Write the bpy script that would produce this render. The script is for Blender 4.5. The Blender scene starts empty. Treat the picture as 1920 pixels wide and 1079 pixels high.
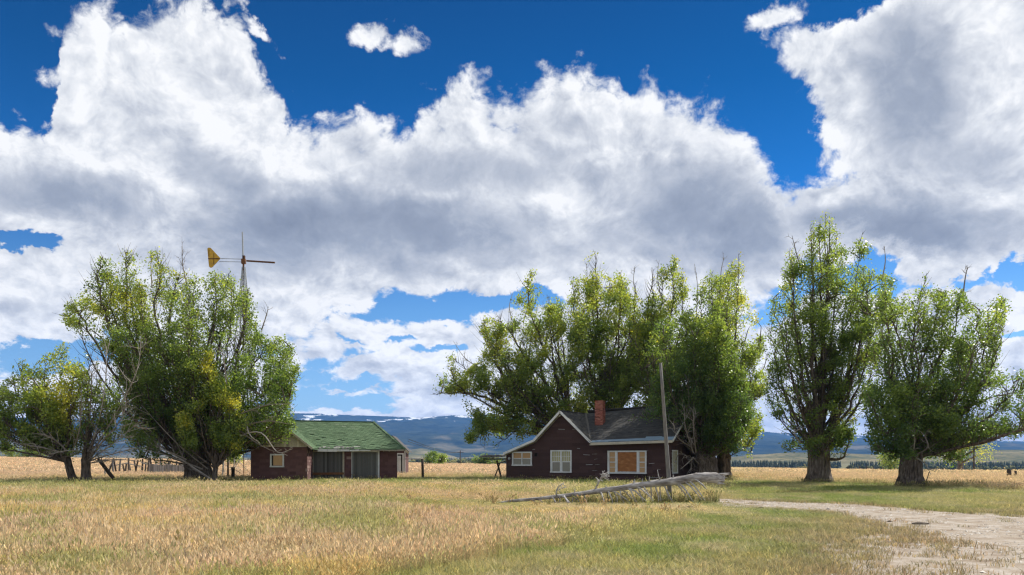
import bpy, math, random
import numpy as np
from mathutils import Vector, Matrix

R = math.radians
F, CX, HZ, EYE = 1493.3, 960.0, 860.0, 1.6      # lens, centre column, horizon row and eye height used to lay out the place
random.seed(7)
rng = np.random.default_rng(7)
sc = bpy.context.scene
col = sc.collection

# ------------------------------------------------------------------ camera
cam_d = bpy.data.cameras.new('camera')
cam = bpy.data.objects.new('camera', cam_d)
col.objects.link(cam)
cam.location = (0, 0, EYE)
cam.rotation_euler = (R(90), 0, 0)
cam_d.sensor_width = 36
cam_d.lens = 28
cam_d.shift_y = (HZ - 539.5) / 1920
cam_d.clip_start = 0.1
cam_d.clip_end = 60000
sc.camera = cam

sc.view_settings.view_transform = 'Standard'
sc.view_settings.look = 'None'
sc.view_settings.gamma = 1
sc.view_settings.exposure = 0.36
sc.view_settings.use_curve_mapping = False
sc.cycles.use_denoising = True
sc.cycles.use_adaptive_sampling = False
sc.cycles.adaptive_threshold = 0.006
sc.cycles.filter_width = 1.3
sc.cycles.max_bounces = 8
sc.cycles.diffuse_bounces = 6
sc.cycles.transmission_bounces = 8
sc.cycles.transparent_max_bounces = 6
sc.cycles.volume_bounces = 0
sc.render.film_transparent = False

# ------------------------------------------------------------------ node helpers
class NT:
    """tiny helper to write node trees as expressions"""
    def __init__(s, tree):
        s.t = tree; s.n = tree.nodes; s.l = tree.links
    def put(s, sock, v):
        if v is None: return
        if isinstance(v, bpy.types.NodeSocket): s.l.new(v, sock)
        else: sock.default_value = v
    def node(s, typ, ins=(), **kw):
        nd = s.n.new(typ)
        for k, v in kw.items(): setattr(nd, k, v)
        if isinstance(ins, dict):
            for k, v in ins.items(): s.put(nd.inputs[k], v)
        else:
            for i, v in enumerate(ins): s.put(nd.inputs[i], v)
        return nd
    def m(s, op, *a, clamp=False):
        return s.node('ShaderNodeMath', a, operation=op, use_clamp=clamp).outputs[0]
    def v(s, op, *a):
        nd = s.n.new('ShaderNodeVectorMath'); nd.operation = op
        for i, x in enumerate(a):
            if op == 'SCALE' and i == 1: s.put(nd.inputs['Scale'], x)
            else: s.put(nd.inputs[i], x)
        return nd.outputs['Value'] if op in ('LENGTH', 'DOT_PRODUCT', 'DISTANCE') else nd.outputs[0]
    def noise(s, vec, scale, detail=4, rough=0.5, dist=0.0, lac=2.0, typ='FBM'):
        nd = s.n.new('ShaderNodeTexNoise'); nd.noise_type = typ
        nd.normalize = True
        s.put(nd.inputs['Vector'], vec)
        nd.inputs['Scale'].default_value = scale; nd.inputs['Detail'].default_value = detail
        nd.inputs['Roughness'].default_value = rough; nd.inputs['Distortion'].default_value = dist
        nd.inputs['Lacunarity'].default_value = lac
        return nd.outputs[0]
    def step(s, x, a, b, lo=0.0, hi=1.0, smooth=True):
        nd = s.n.new('ShaderNodeMapRange')
        nd.interpolation_type = 'SMOOTHSTEP' if smooth else 'LINEAR'
        nd.clamp = True
        for i, q in enumerate((x, a, b, lo, hi)): s.put(nd.inputs[i], q)
        return nd.outputs[0]
    def mix(s, f, a, b):
        nd = s.n.new('ShaderNodeMix'); nd.data_type = 'RGBA'
        s.put(nd.inputs[0], f); s.put(nd.inputs[6], a); s.put(nd.inputs[7], b)
        return nd.outputs[2]
    def mul(s, a, b):
        nd = s.n.new('ShaderNodeMix'); nd.data_type = 'RGBA'; nd.blend_type = 'MULTIPLY'
        nd.inputs[0].default_value = 1
        s.put(nd.inputs[6], a); s.put(nd.inputs[7], b)
        return nd.outputs[2]
    def ramp(s, x, stops):
        nd = s.n.new('ShaderNodeValToRGB'); s.put(nd.inputs[0], x)
        e = nd.color_ramp.elements
        while len(e) < len(stops): e.new(0.5)
        for i, (p, c) in enumerate(stops):
            e[i].position = p; e[i].color = (c[0], c[1], c[2], 1)
        return nd.outputs[0]
    def curve(s, x, pts):
        nd = s.n.new('ShaderNodeFloatCurve'); s.put(nd.inputs['Value'], x)
        c = nd.mapping.curves[0]
        nd.mapping.use_clip = False
        while len(c.points) < len(pts): c.points.new(0.5, 0.5)
        for i, (a, b) in enumerate(pts):
            c.points[i].location = (a, b); c.points[i].handle_type = 'VECTOR'
        nd.mapping.update()
        return nd.outputs[0]

# ------------------------------------------------------------------ sun
SUN_EL, SUN_AZ = R(46), R(50)          # azimuth clockwise from the view direction
sun_dir = Vector((math.cos(SUN_EL) * math.sin(SUN_AZ), math.cos(SUN_EL) * math.cos(SUN_AZ), math.sin(SUN_EL)))
sd = bpy.data.lights.new('sun', 'SUN'); sd.energy = 5.0; sd.angle = R(0.53); sd.color = (1, 0.95, 0.86)
so = bpy.data.objects.new('sun', sd); col.objects.link(so)
so.rotation_euler = sun_dir.to_track_quat('Z', 'Y').to_euler()
so.location = (60, 20, 80)

# ------------------------------------------------------------------ sky with broken cumulus
world = bpy.data.worlds.new('World'); sc.world = world; world.use_nodes = True
W = NT(world.node_tree); W.n.clear()
out = W.n.new('ShaderNodeOutputWorld'); bg = W.n.new('ShaderNodeBackground'); W.l.new(bg.outputs[0], out.inputs[0])
BG = 0.1
bg.inputs['Strength'].default_value = BG
try:
    world.cycles.sampling_method = 'MANUAL'; world.cycles.sample_map_resolution = 512
except Exception: pass
sky = W.n.new('ShaderNodeTexSky'); sky.sky_type = 'NISHITA'; sky.sun_disc = False
sky.sun_elevation = SUN_EL; sky.sun_rotation = SUN_AZ
sky.altitude = 2000; sky.air_density = 1.0; sky.dust_density = 0.5; sky.ozone_density = 2.5
tc = W.n.new('ShaderNodeTexCoord'); D = tc.outputs['Generated']
sx = W.n.new('ShaderNodeSeparateXYZ'); W.l.new(D, sx.inputs[0]); dx, dy, dz = sx.outputs
yc = W.m('MAXIMUM', dy, 0.12)
U = W.m('DIVIDE', dx, yc); V = W.m('DIVIDE', dz, yc)
# direction in "thousand" units: p to the right, q downwards (0.86 = horizon)
p = W.m('MULTIPLY_ADD', U, 1.4933, 0.960); q = W.m('MULTIPLY_ADD', V, -1.4933, 0.860)
# clouds flatten towards the horizon
zz = W.m('POWER', W.m('ADD', W.m('MAXIMUM', dz, 0.0), 0.02), 0.62)
cv = W.n.new('ShaderNodeCombineXYZ'); W.put(cv.inputs[0], dx); W.put(cv.inputs[1], dy); W.put(cv.inputs[2], W.m('MULTIPLY', zz, 1.25))
P0 = cv.outputs[0]
wob = W.n.new('ShaderNodeTexNoise'); W.put(wob.inputs['Vector'], P0); wob.inputs['Scale'].default_value = 9; wob.inputs['Detail'].default_value = 3
P1 = W.v('ADD', P0, W.v('SCALE', W.v('SUBTRACT', wob.outputs['Color'], (0.5, 0.5, 0.5)), 0.055))
LOFF = (0.012, 0.0, 0.017)             # towards the light
wb = W.n.new('ShaderNodeTexNoise'); W.put(wb.inputs['Vector'], P0); wb.inputs['Scale'].default_value = 10; wb.inputs['Detail'].default_value = 7; wb.inputs['Roughness'].default_value = .62
ws = W.n.new('ShaderNodeSeparateXYZ'); W.l.new(wb.outputs['Color'], ws.inputs[0])
p = W.m('ADD', p, W.m('MULTIPLY_ADD', ws.outputs[0], 0.15, -0.075)); q = W.m('ADD', q, W.m('MULTIPLY_ADD', ws.outputs[1], 0.15, -0.075))
def cn(vec): return W.noise(vec, 7.5, 10, 0.61, 0.0, 2.15)
def billow(vec): return W.m('ABSOLUTE', W.m('MULTIPLY_ADD', W.noise(vec, 17.0, 4, 0.55, 0.0, 2.2), 2.0, -1.0))
def lump(vec): return W.m('MULTIPLY_ADD', billow(vec), 0.42, W.noise(vec, 7.5, 5, 0.58, 0.0, 2.15))
bA = billow(P1)
nA = W.m('MULTIPLY_ADD', W.m('SUBTRACT', bA, 0.2), 0.28, cn(P1))
nB = lump(W.v('ADD', P1, LOFF))
nA4 = lump(P1)
nL = W.noise(P0, 2.6, 2, 0.5)
# outline of the big banks in that frame (q of the upper edge against p; p of the right bank's edge against q)
def c01(pts, a, b, lo, hi): return [((x / 1000 - a) / (b - a), (y / 1000 - lo) / (hi - lo)) for x, y in pts]
tp = W.m('DIVIDE', W.m('ADD', p, 0.2), 2.4, clamp=True)
T = W.curve(tp, c01([(-200, 190), (0, 205), (60, 205), (92, 226), (108, 160), (116, 60), (130, 10), (200, -40), (370, -50), (400, 5), (460, 50), (500, 110), (530, 172), (600, 180), (640, 190), (700, 205), (755, 215), (800, 180), (870, 140), (960, 160), (1010, 145), (1060, 130), (1120, 128), (1190, 150), (1270, 172), (1340, 160), (1400, 205), (1430, 250), (1470, 320), (1520, 350), (1700, 345), (2200, 340)], -0.2, 2.2, -0.1, 0.4))
Tq = W.m('MULTIPLY_ADD', T, 0.5, -0.1)
S = W.m('MULTIPLY', W.m('SUBTRACT', q, Tq), 10.0)
tq = W.m('DIVIDE', W.m('ADD', q, 0.2), 0.7, clamp=True)
Rr = W.curve(tq, c01([(-200, 1640), (0, 1640), (28, 1590), (50, 1500), (85, 1435), (120, 1450), (160, 1470), (205, 1480), (250, 1540), (310, 1580), (340, 1530), (360, 1440), (500, 1400)], -0.2, 0.5, 1.3, 1.8))
Rp = W.m('MULTIPLY_ADD', Rr, 0.5, 1.3)
S = W.m('MAXIMUM', S, W.m('MULTIPLY', W.m('SUBTRACT', p, Rp), 10.0))
def pq():
    c = W.n.new('ShaderNodeCombineXYZ'); W.put(c.inputs[0], p); W.put(c.inputs[1], q); return c.outputs[0]
PQ = pq()
def ell(cx, cy, rx, ry, rot=0):
    vec = PQ
    if rot:
        mp = W.n.new('ShaderNodeMapping'); mp.vector_type = 'TEXTURE'
        W.l.new(PQ, mp.inputs[0]); mp.inputs[1].default_value = (cx / 1000, cy / 1000, 0); mp.inputs[2].default_value = (0, 0, R(rot))
        mp.inputs[3].default_value = (rx / 1000, ry / 1000, 1); vec = mp.outputs[0]
    else:
        vec = W.v('MULTIPLY_ADD', PQ, (1000 / rx, 1000 / ry, 0), (-cx / rx, -cy / ry, 0))
    return W.v('LENGTH', vec)
def sdf(e, s): return W.m('MULTIPLY_ADD', e, s, -s)      # negative inside
# cloud shreds in the blue
for a in [(95, 45, 48, 20, 15), (120, 145, 40, 22, 0), (715, 68, 48, 24, 15), (775, 88, 34, 38, 20), (1462, 38, 50, 18, -25), (500, 70, 46, 12, 45), (790, 170, 30, 14, 0)]:
    S = W.m('MAXIMUM', S, W.m('MULTIPLY', sdf(ell(*a), 0.4 + min(a[2], a[3]) / 100 * 1.2), -1.0))
# holes
for a in [(700, 592, 105, 16, -14), (815, 566, 60, 18, 4), (930, 560, 60, 9, 0), (602, 688, 34, 12, 0), (585, 716, 34, 12, 0), (690, 662, 24, 8, 0), (745, 640, 30, 5, 0), (650, 735, 50, 6, 0), (560, 745, 30, 10, 0), (990, 560, 40, 8, 0),
          (805, 650, 30, 6, 0), (0, 458, 34, 11, 0), (65, 461, 22, 6, 0), (95, 662, 110, 28, -8),
          (1580, 520, 120, 18, -7), (1800, 520, 190, 20, -2), (1470, 545, 70, 22, -40), (600, 763, 80, 6, 0), (1900, 612, 26, 8, 0),
          (660, 640, 40, 5, 10)]:
    S = W.m('MINIMUM', S, sdf(ell(*a), 0.4 + min(a[2], a[3]) / 100 * 1.5))
# away from the part of the sky described above the cover simply goes on as broken cloud
away = W.m('MAXIMUM', W.step(dy, 0.45, 0.25), W.step(W.m('ABSOLUTE', U), 0.75, 1.1))
gen = W.m('MULTIPLY_ADD', nL, 7.0, -3.0)
mixS = W.n.new('ShaderNodeMix'); W.put(mixS.inputs[0], away); W.put(mixS.inputs[2], S); W.put(mixS.inputs[3], gen)
S = mixS.outputs[0]
Sc = W.m('MINIMUM', W.m('MAXIMUM', S, -2.2), 1.6)
dens = W.m('ADD', Sc, W.m('MULTIPLY', W.m('SUBTRACT', nA, 0.5), 4.3))
alpha = W.step(dens, -0.08, W.step(nL, 0.35, 0.65, 0.22, 0.62))
# shading: lit billows, grey undersides
relief = W.m('SUBTRACT', nA4, nB)
G = None
for a, k in [((700, 430, 330, 75, 4), 1.0), ((880, 320, 250, 60, 0), .55), ((530, 470, 170, 60, 0), .55), ((1330, 400, 200, 110, 8), .9), ((1120, 470, 330, 40, 0), .45), ((1720, 190, 120, 190, -22), .95), ((1800, 300, 160, 100, 0), .7),
             ((1700, 430, 260, 60, 0), .9), ((100, 370, 200, 55, 8), .8), ((270, 240, 110, 60, 30), .3), ((420, 330, 160, 50, 20), .55), ((60, 580, 120, 40, 0), .5), ((700, 740, 180, 18, 0), .7), ((1040, 240, 150, 40, 10), .35),
             ((1290, 260, 110, 60, 0), .4), ((1580, 130, 90, 40, 0), .35), ((820, 620, 130, 14, 0), .3), ((650, 700, 130, 14, 0), .35)]:
    g = W.step(ell(*a), 1.5, 0.2, 0.0, k)
    G = g if G is None else W.m('MAXIMUM', G, g)
G = W.m('MAXIMUM', G, W.m('MULTIPLY', away, 0.35))
nS = W.noise(P1, 4.0, 5, 0.55, 0.3)
thin = W.step(dens, 0.1, 1.5)
shade = W.m('MULTIPLY', W.m('MULTIPLY', G, thin), W.step(nS, 0.30, 0.64, 0.62, 1.2))
B = W.m('SUBTRACT', 0.88, W.m('MULTIPLY', shade, 0.66))
B = W.m('ADD', B, W.m('MULTIPLY', relief, W.step(shade, 0.1, 0.6, 1.5, 0.65)))
B = W.m('SUBTRACT', B, W.m('MULTIPLY', W.step(nS, 0.45, 0.75), 0.12))
ccol = W.ramp(B, [(0.0, (0.24, 0.275, 0.35)), (0.35, (0.37, 0.41, 0.49)), (0.6, (0.57, 0.60, 0.66)), (0.82, (0.80, 0.82, 0.85)), (1.0, (1.0, 1.0, 1.0))])
ccol = W.v('SCALE', ccol, 0.81 / BG)
el = W.m('DIVIDE', dz, 1.0)
tint = W.ramp(W.m('MULTIPLY', dz, 1.0), [(0.0, (0.95, 1.05, 1.15)), (0.18, (0.5, 0.8, 1.0)), (0.30, (0.04, 0.46, 0.86)), (0.42, (0.0, 0.32, 0.62)), (0.56, (0.0, 0.21, 0.44)), (1.0, (0.0, 0.20, 0.42))])
scol = W.mul(sky.outputs[0], tint)
ccol = W.v('SCALE', ccol, W.step(dz, 0.0, 0.22, 1.35, 1.0))
W.l.new(W.mix(alpha, scol, ccol), bg.inputs[0])

# ------------------------------------------------------------------ object helpers
def link(o, parent=None):
    col.objects.link(o)
    if parent is not None: o.parent = parent
    return o
def tag(o, label=None, cat=None, group=None, kind=None):
    if label: o['label'] = label
    if cat: o['category'] = cat
    if group: o['group'] = group
    if kind: o['kind'] = kind
    return o
def empty(name, loc, rz=0, label=None, cat=None, group=None):
    o = bpy.data.objects.new(name, None); o.empty_display_size = 0.5
    o.location = loc; o.rotation_euler = (0, 0, rz)
    link(o); return tag(o, label, cat, group)
def np_mesh(name, verts, faces, mat=None, smooth=False, attrs=None):
    """faces: (n,3) or (n,4) int array"""
    verts = np.asarray(verts, np.float32); faces = np.asarray(faces, np.int32)
    me = bpy.data.meshes.new(name)
    me.vertices.add(len(verts)); me.vertices.foreach_set('co', verts.ravel())
    k = faces.shape[1]; n = len(faces)
    me.loops.add(n * k); me.loops.foreach_set('vertex_index', faces.ravel())
    me.polygons.add(n)
    me.polygons.foreach_set('loop_start', np.arange(0, n * k, k, dtype=np.int32))
    try: me.polygons.foreach_set('loop_total', np.full(n, k, np.int32))
    except Exception: pass
    if smooth: me.polygons.foreach_set('use_smooth', np.ones(n, bool))
    me.update(calc_edges=True)
    if attrs:
        for an, (dom, typ, arr) in attrs.items():
            a = me.attributes.new(an, typ, dom)
            a.data.foreach_set('value' if typ == 'FLOAT' else ('vector' if typ == 'FLOAT_VECTOR' else 'color'), np.asarray(arr, np.float32).ravel())
    if mat: me.materials.append(mat)
    return me
class MB:
    """collects polygons and turns them into one mesh object"""
    def __init__(s): s.v = []; s.f = []; s.t = []
    def quad(s, *pts, t=0.5):
        i = len(s.v); s.v += [tuple(x) for x in pts]; s.f.append(tuple(range(i, i + len(pts)))); s.t.append(t)
    def hexa(s, a, t=0.5):
        """a: 8 points, bottom four then top four, both counter-clockwise seen from outside top"""
        i = len(s.v); s.v += [tuple(x) for x in a]
        for f in ((3, 2, 1, 0), (4, 5, 6, 7), (0, 1, 5, 4), (1, 2, 6, 5), (2, 3, 7, 6), (3, 0, 4, 7)):
            s.f.append(tuple(i + k for k in f)); s.t.append(t)
    def box(s, x0, x1, y0, y1, z0, z1, t=0.5):
        s.hexa([(x0, y0, z0), (x1, y0, z0), (x1, y1, z0), (x0, y1, z0), (x0, y0, z1), (x1, y0, z1), (x1, y1, z1), (x0, y1, z1)], t)
    def bar(s, a, b, w, h=None, t=0.5, up=(0, 0, 1)):
        h = h or w; a = Vector(a); b = Vector(b); d = (b - a).normalized(); u = Vector(up)
        if abs(d.dot(u)) > 0.95: u = Vector((0, 1, 0)) if abs(d.y) < 0.9 else Vector((1, 0, 0))
        r = d.cross(u).normalized() * w / 2; n = r.normalized().cross(d).normalized() * h / 2
        s.hexa([a - r - n, a + r - n, b + r - n, b - r - n, a - r + n, a + r + n, b + r + n, b - r + n], t)
    def tube(s, pts, radii, sides=6, rough=0.0, t=0.5, ell=None):
        pts = [Vector(x) for x in pts]; n = len(pts); rings = []
        prev = None
        for k in range(n):
            d = (pts[min(k + 1, n - 1)] - pts[max(k - 1, 0)])
            if d.length < 1e-6: d = Vector((0, 0, 1))
            d.normalize()
            if prev is None:
                u = Vector((0, 0, 1)) if abs(d.z) < 0.9 else Vector((1, 0, 0))
                r = d.cross(u).normalized()
            else:
                r = (prev - d * prev.dot(d))
                r = r.normalized() if r.length > 1e-4 else d.orthogonal().normalized()
            prev = r; m = d.cross(r); i = len(s.v)
            for j in range(sides):
                a = 2 * math.pi * j / sides
                rr = radii[k] * (1 + rough * (random.random() - 0.5) * 2)
                s.v.append(tuple(pts[k] + (r * math.cos(a) + m * math.sin(a)) * rr))
            rings.append(i)
        for k in range(n - 1):
            a, b = rings[k], rings[k + 1]
            for j in range(sides):
                j2 = (j + 1) % sides
                s.f.append((a + j, a + j2, b + j2, b + j)); s.t.append(t)
        s.f.append(tuple(rings[0] + j for j in range(sides))[::-1]); s.t.append(t)
        s.f.append(tuple(rings[-1] + j for j in range(sides))); s.t.append(t)
    def mesh(s, name, mat, smooth=False):
        me = bpy.data.meshes.new(name); me.from_pydata(s.v, [], s.f)
        a = me.attributes.new('tint', 'FLOAT', 'FACE'); a.data.foreach_set('value', np.array(s.t, np.float32))
        if smooth: me.polygons.foreach_set('use_smooth', np.ones(len(s.f), bool))
        if mat: me.materials.append(mat)
        me.update(); return me
    def build(s, name, mat, parent=None, smooth=False, kind=None):
        o = bpy.data.objects.new(name, s.mesh(name, mat, smooth)); link(o, parent)
        if kind: o['kind'] = kind
        return o
def copy_tree(o, parent=None):
    c = o.copy(); col.objects.link(c); c.parent = parent
    for ch in list(o.children): copy_tree(ch, c)
    return c
def ray(px, py, Y): return Vector(((px - CX) / F * Y, Y, EYE + (HZ - py) / F * Y))

def material(name):
    m = bpy.data.materials.new(name); m.use_nodes = True
    t = NT(m.node_tree); b = m.node_tree.nodes['Principled BSDF']
    return m, t, b
def attr(t, name, typ='GEOMETRY'):
    n = t.n.new('ShaderNodeAttribute'); n.attribute_name = name; n.attribute_type = typ
    return n
def bump(t, b, h, strength=0.5, dist=0.02):
    n = t.n.new('ShaderNodeBump'); n.inputs['Strength'].default_value = strength; n.inputs['Distance'].default_value = dist
    t.put(n.inputs['Height'], h); t.l.new(n.outputs[0], b.inputs['Normal'])
def objco(t): return t.n.new('ShaderNodeTexCoord').outputs['Object']
def scaled(t, v, s): 
    return t.v('MULTIPLY', v, s)

# numpy value noise
def vnoise(x, y, seed=0):
    xi = np.floor(x).astype(np.int64); yi = np.floor(y).astype(np.int64)
    xf = x - xi; yf = y - yi
    def h(a, b):
        n = (a * 374761393 + b * 668265263 + seed * 974711) & 0xffffffff
        n = ((n ^ (n >> 13)) * 1274126177) & 0xffffffff
        return ((n ^ (n >> 16)) & 0xffff) / 65535.0
    u = xf * xf * (3 - 2 * xf); v = yf * yf * (3 - 2 * yf)
    return (h(xi, yi) * (1 - u) + h(xi + 1, yi) * u) * (1 - v) + (h(xi, yi + 1) * (1 - u) + h(xi + 1, yi + 1) * u) * v
def fbm(x, y, o=5, seed=0, g=0.5, ridge=False):
    s = 0; a = 1; n = 0
    for k in range(o):
        w = vnoise(x * 2 ** k + 17.3 * k, y * 2 ** k - 9.1 * k, seed + k)
        if ridge: w = 1 - np.abs(2 * w - 1)
        s = s + w * a; n += a; a *= g
    return s / n
def sst(x, a, b):
    t = np.clip((x - a) / (b - a), 0, 1); return t * t * (3 - 2 * t)

# ------------------------------------------------------------------ lie of the land
def ground_z(x, y):
    x = np.asarray(x, float); y = np.asarray(y, float)
    far = np.clip(y - 60, 0, 240)
    z = -0.0148 * x * sst(y, 60, 220) * (y < 1e9) - 0.0035 * far
    z = np.where(y > 300, -0.0148 * x * np.exp(-(np.maximum(y, 300) - 300) / 500.) - 0.84, z)
    z = z - 8 * sst(y, 310, 700)
    z = z + (fbm(x / 9, y / 9, 3, 5) - 0.5) * 0.16 * sst(y, 6, 20) * (1 - 0.7 * sst(y, 120, 250))
    z = z + 0.10 * np.exp(-((x + 26) ** 2 / 60 + (y - 48) ** 2 / 30))
    return z
def gz(x, y): return float(ground_z(np.array([x]), np.array([y]))[0])
def on_ground(px, py):
    Y = EYE * F / (py - HZ)
    return Vector(((px - CX) / F * Y, Y, 0))
def zones(x, y):
    """dirt, tall, hue helpers over the ground"""
    yy = np.maximum(y, 2.0)
    px = CX + F * x / yy; py = HZ + F * EYE / yy
    n1 = fbm(x / 3.0, y / 3.0, 4, 11); n2 = fbm(x / 0.9, y / 0.9, 3, 23); n3 = fbm(x / 7.0, y / 7.0, 3, 31)
    jit = (n1 - 0.5) * 0.9
    pe = py + (n1 - 0.5) * 10 * np.clip(12 / yy, 0.25, 1) * (yy / 20)
    pf = np.interp(px, [1290, 1340, 1450, 1600, 1750, 1920, 2300, 3200], [938, 934, 938.5, 947, 957, 968, 985, 1020])
    pn = np.interp(px, [1290, 1340, 1450, 1560, 1640, 1750, 1900, 2100, 3200], [939, 940, 948, 959, 976, 1000, 1025, 1060, 1300])
    soft = 1.5
    road = sst(pe, pf - soft, pf + soft) * (1 - sst(pe, pn - 4, pn + 14))
    road *= sst(px, 1300, 1360)
    # two worn wheel bands inside the patch in the right foreground
    patch = sst(px + (n1 - 0.5) * 300 + (py - 1000) * .5, 1330, 1880) * sst(py, 945, 985) * (1 - sst(py, 1180, 1500))
    dirt = np.maximum(road, patch * (.78 + .22 * sst(n2 * 0.55 + n1 * 0.45, 0.62, 0.42)))
    # long straw
    edge = np.interp(py, [900, 940, 985, 1010, 1040, 1079, 1200, 1600], [1330, 1400, 1235, 1120, 930, 700, 300, -900])
    tall_l = sst(edge - px + (n3 - 0.5) * 160 * (30 / yy) ** 0.5, -30, 60) * sst(py, 908, 917)
    farr = np.interp(px, [300, 470, 500, 740, 760, 900, 940, 1330, 1400, 1600, 1750, 1900, 3000], [906, 904, 896, 896, 893, 893, 896, 896, 903, 905, 914, 922, 960])
    tall_f = 1 - sst(py + (n1 - 0.5) * 5, farr - 2, farr + 3)
    tall = np.maximum(tall_l * (1 - 0.45 * sst(px, 900, 1150) * sst(970 - py, 0, 30)), tall_f) * (1 - road)
    return dict(px=px, py=py, dirt=np.clip(dirt, 0, 1), tall=np.clip(tall, 0, 1), n1=n1, n2=n2, n3=n3, tall_l=tall_l, tall_f=tall_f, road=road, patch=patch)
def lerp3(a, b, f): return a * (1 - f[:, None]) + b * f[:, None]
C = lambda *a: np.array([a], float)
def grass_colour(x, y, z):
    """colour of the grass itself: straw, rust, yellow or green, by place"""
    px, py = z['px'], z['py']
    straw = lerp3(C(.68, .57, .38), C(.60, .46, .26), z['n3'])
    pink = C(.62, .45, .31)
    gold = C(.64, .50, .20); green = C(.20, .25, .07); lime = C(.34, .38, .12)
    m = fbm(x / 5.5, y / 2.2, 4, 77)
    c = lerp3(straw, pink, sst(m, .48, .66) * sst(py, 935, 955) * (1 - sst(px, 700, 1100)) * .7)
    c = lerp3(c, gold, sst(fbm(x / 2.5, y / 1.5, 3, 9), .5, .68) * .75)
    gl = np.exp(-((py - 952 - (z['n1'] - .5) * 22) / 7.0) ** 2) * sst(px, 120, 420) * (1 - sst(px, 760, 1000)) * .75      # green swale on the left
    gl = np.maximum(gl, sst(fbm(x / 1.6, y / 1.6, 4, 55), .50, .70) * .65)
    gl = np.maximum(gl, np.exp(-((py - 916) / 6.) ** 2) * (1 - sst(px, 180, 420)) * .8)
    c = lerp3(c, lime, gl)
    far_gold = sst(px, 1250, 1500) * (1 - sst(py, 925, 940))
    c = lerp3(c, lerp3(C(.68, .54, .30), C(.66, .49, .32), z['n1']), far_gold * .85)
    far_left = (1 - sst(px, 1000, 1300)) * (1 - sst(py, 895, 905))
    c = lerp3(c, lerp3(C(.68, .53, .36), C(.64, .46, .30), z['n1']), far_left * .85)
    short = 1 - z['tall']
    sh = lerp3(C(.52, .47, .20), C(.33, .38, .11), sst(fbm(x / 2.8, y / 2.8, 4, 91), .40, .62))
    sh = lerp3(sh, C(.58, .50, .30), sst(z['n2'], .52, .72) * .7)
    dr = C(.42, .32, .19)
    sh = lerp3(sh, dr, np.clip(z['dirt'] * .9 + z['patch'] * .35, 0, .9))
    return lerp3(c, sh, short)

# ground sheet
def stretched(lo, hi, n, c, s0):
    """coordinates dense round c (spacing s0) and growing outwards to lo and hi"""
    def side(L, m):
        k = 1.0
        for _ in range(200):
            # find growth k so that the series reaches L
            t = s0 * (k ** m - 1) / (k - 1) if k > 1 else s0 * m
            if t >= L: break
            k += 0.0006
        g = np.cumsum(s0 * k ** np.arange(m)); return g * (L / g[-1])
    a = side(c - lo, n[0])[::-1]; b = side(hi - c, n[1])
    return np.concatenate([c - a, [c], c + b])
gx = stretched(-11000, 11000, (190, 190), 2.0, 0.22)
gy = stretched(-400, 11000, (90, 330), 20.0, 0.16)
GX, GY = np.meshgrid(gx, gy); vx, vy = GX.ravel(), GY.ravel()
vz = ground_z(vx, vy)
zn = zones(vx, vy); gc = grass_colour(vx, vy, zn)
soil = lerp3(gc * .62, C(.22, .16, .10), 0.35 + 0 * vx)
soil = lerp3(soil, gc * .9, sst(vy, 60, 160))
beyond = sst(vy, 320, 500)
soil = lerp3(soil, lerp3(C(.13, .13, .06), C(.22, .19, .10), fbm(vx / 300, vy / 300, 4, 3)), beyond)
nx_, ny_ = len(gx), len(gy)
ii = (np.arange(ny_ - 1)[:, None] * nx_ + np.arange(nx_ - 1)[None, :]).ravel()
gf = np.stack([ii, ii + 1, ii + 1 + nx_, ii + nx_], 1)
mg, t, b = material('meadow_ground')
ca = attr(t, 'soil').outputs['Color']; da = attr(t, 'dirt').outputs['Fac']
oc = objco(t)
nf = t.noise(oc, 14, 6, .65); nm = t.noise(oc, 2.2, 5, .6); peb = t.noise(oc, 45, 3, .6)
dcol = t.ramp(nm, [(0.32, (.25, .19, .135)), (0.5, (.38, .32, .255)), (0.68, (.48, .43, .375))])
dcol = t.mul(dcol, t.ramp(peb, [(0.3, (.72, .70, .68)), (0.7, (1.15, 1.15, 1.15))]))
gcol = t.mul(ca, t.ramp(nf, [(0.3, (.62, .62, .6)), (0.7, (1.3, 1.28, 1.2))]))
fac = t.step(t.m('ADD', da, t.m('MULTIPLY', t.m('SUBTRACT', t.m('MULTIPLY_ADD', nf, .5, t.m('MULTIPLY', nm, .5)), .5), 1.3)), .08, .62)
t.put(b.inputs['Base Color'], t.mix(fac, gcol, dcol)); b.inputs['Roughness'].default_value = .95
b.inputs['Specular IOR Level'].default_value = .15
bump(t, b, t.m('ADD', nf, t.m('MULTIPLY', peb, .4)), .7, .04)
gm = np_mesh('ground', np.stack([vx, vy, vz], 1), gf, mg, True,
             {'soil': ('POINT', 'FLOAT_COLOR', np.concatenate([soil, np.ones((len(soil), 1))], 1)), 'dirt': ('POINT', 'FLOAT', zn['dirt'])})
ground = bpy.data.objects.new('ground', gm); link(ground); ground['kind'] = 'structure'

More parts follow.
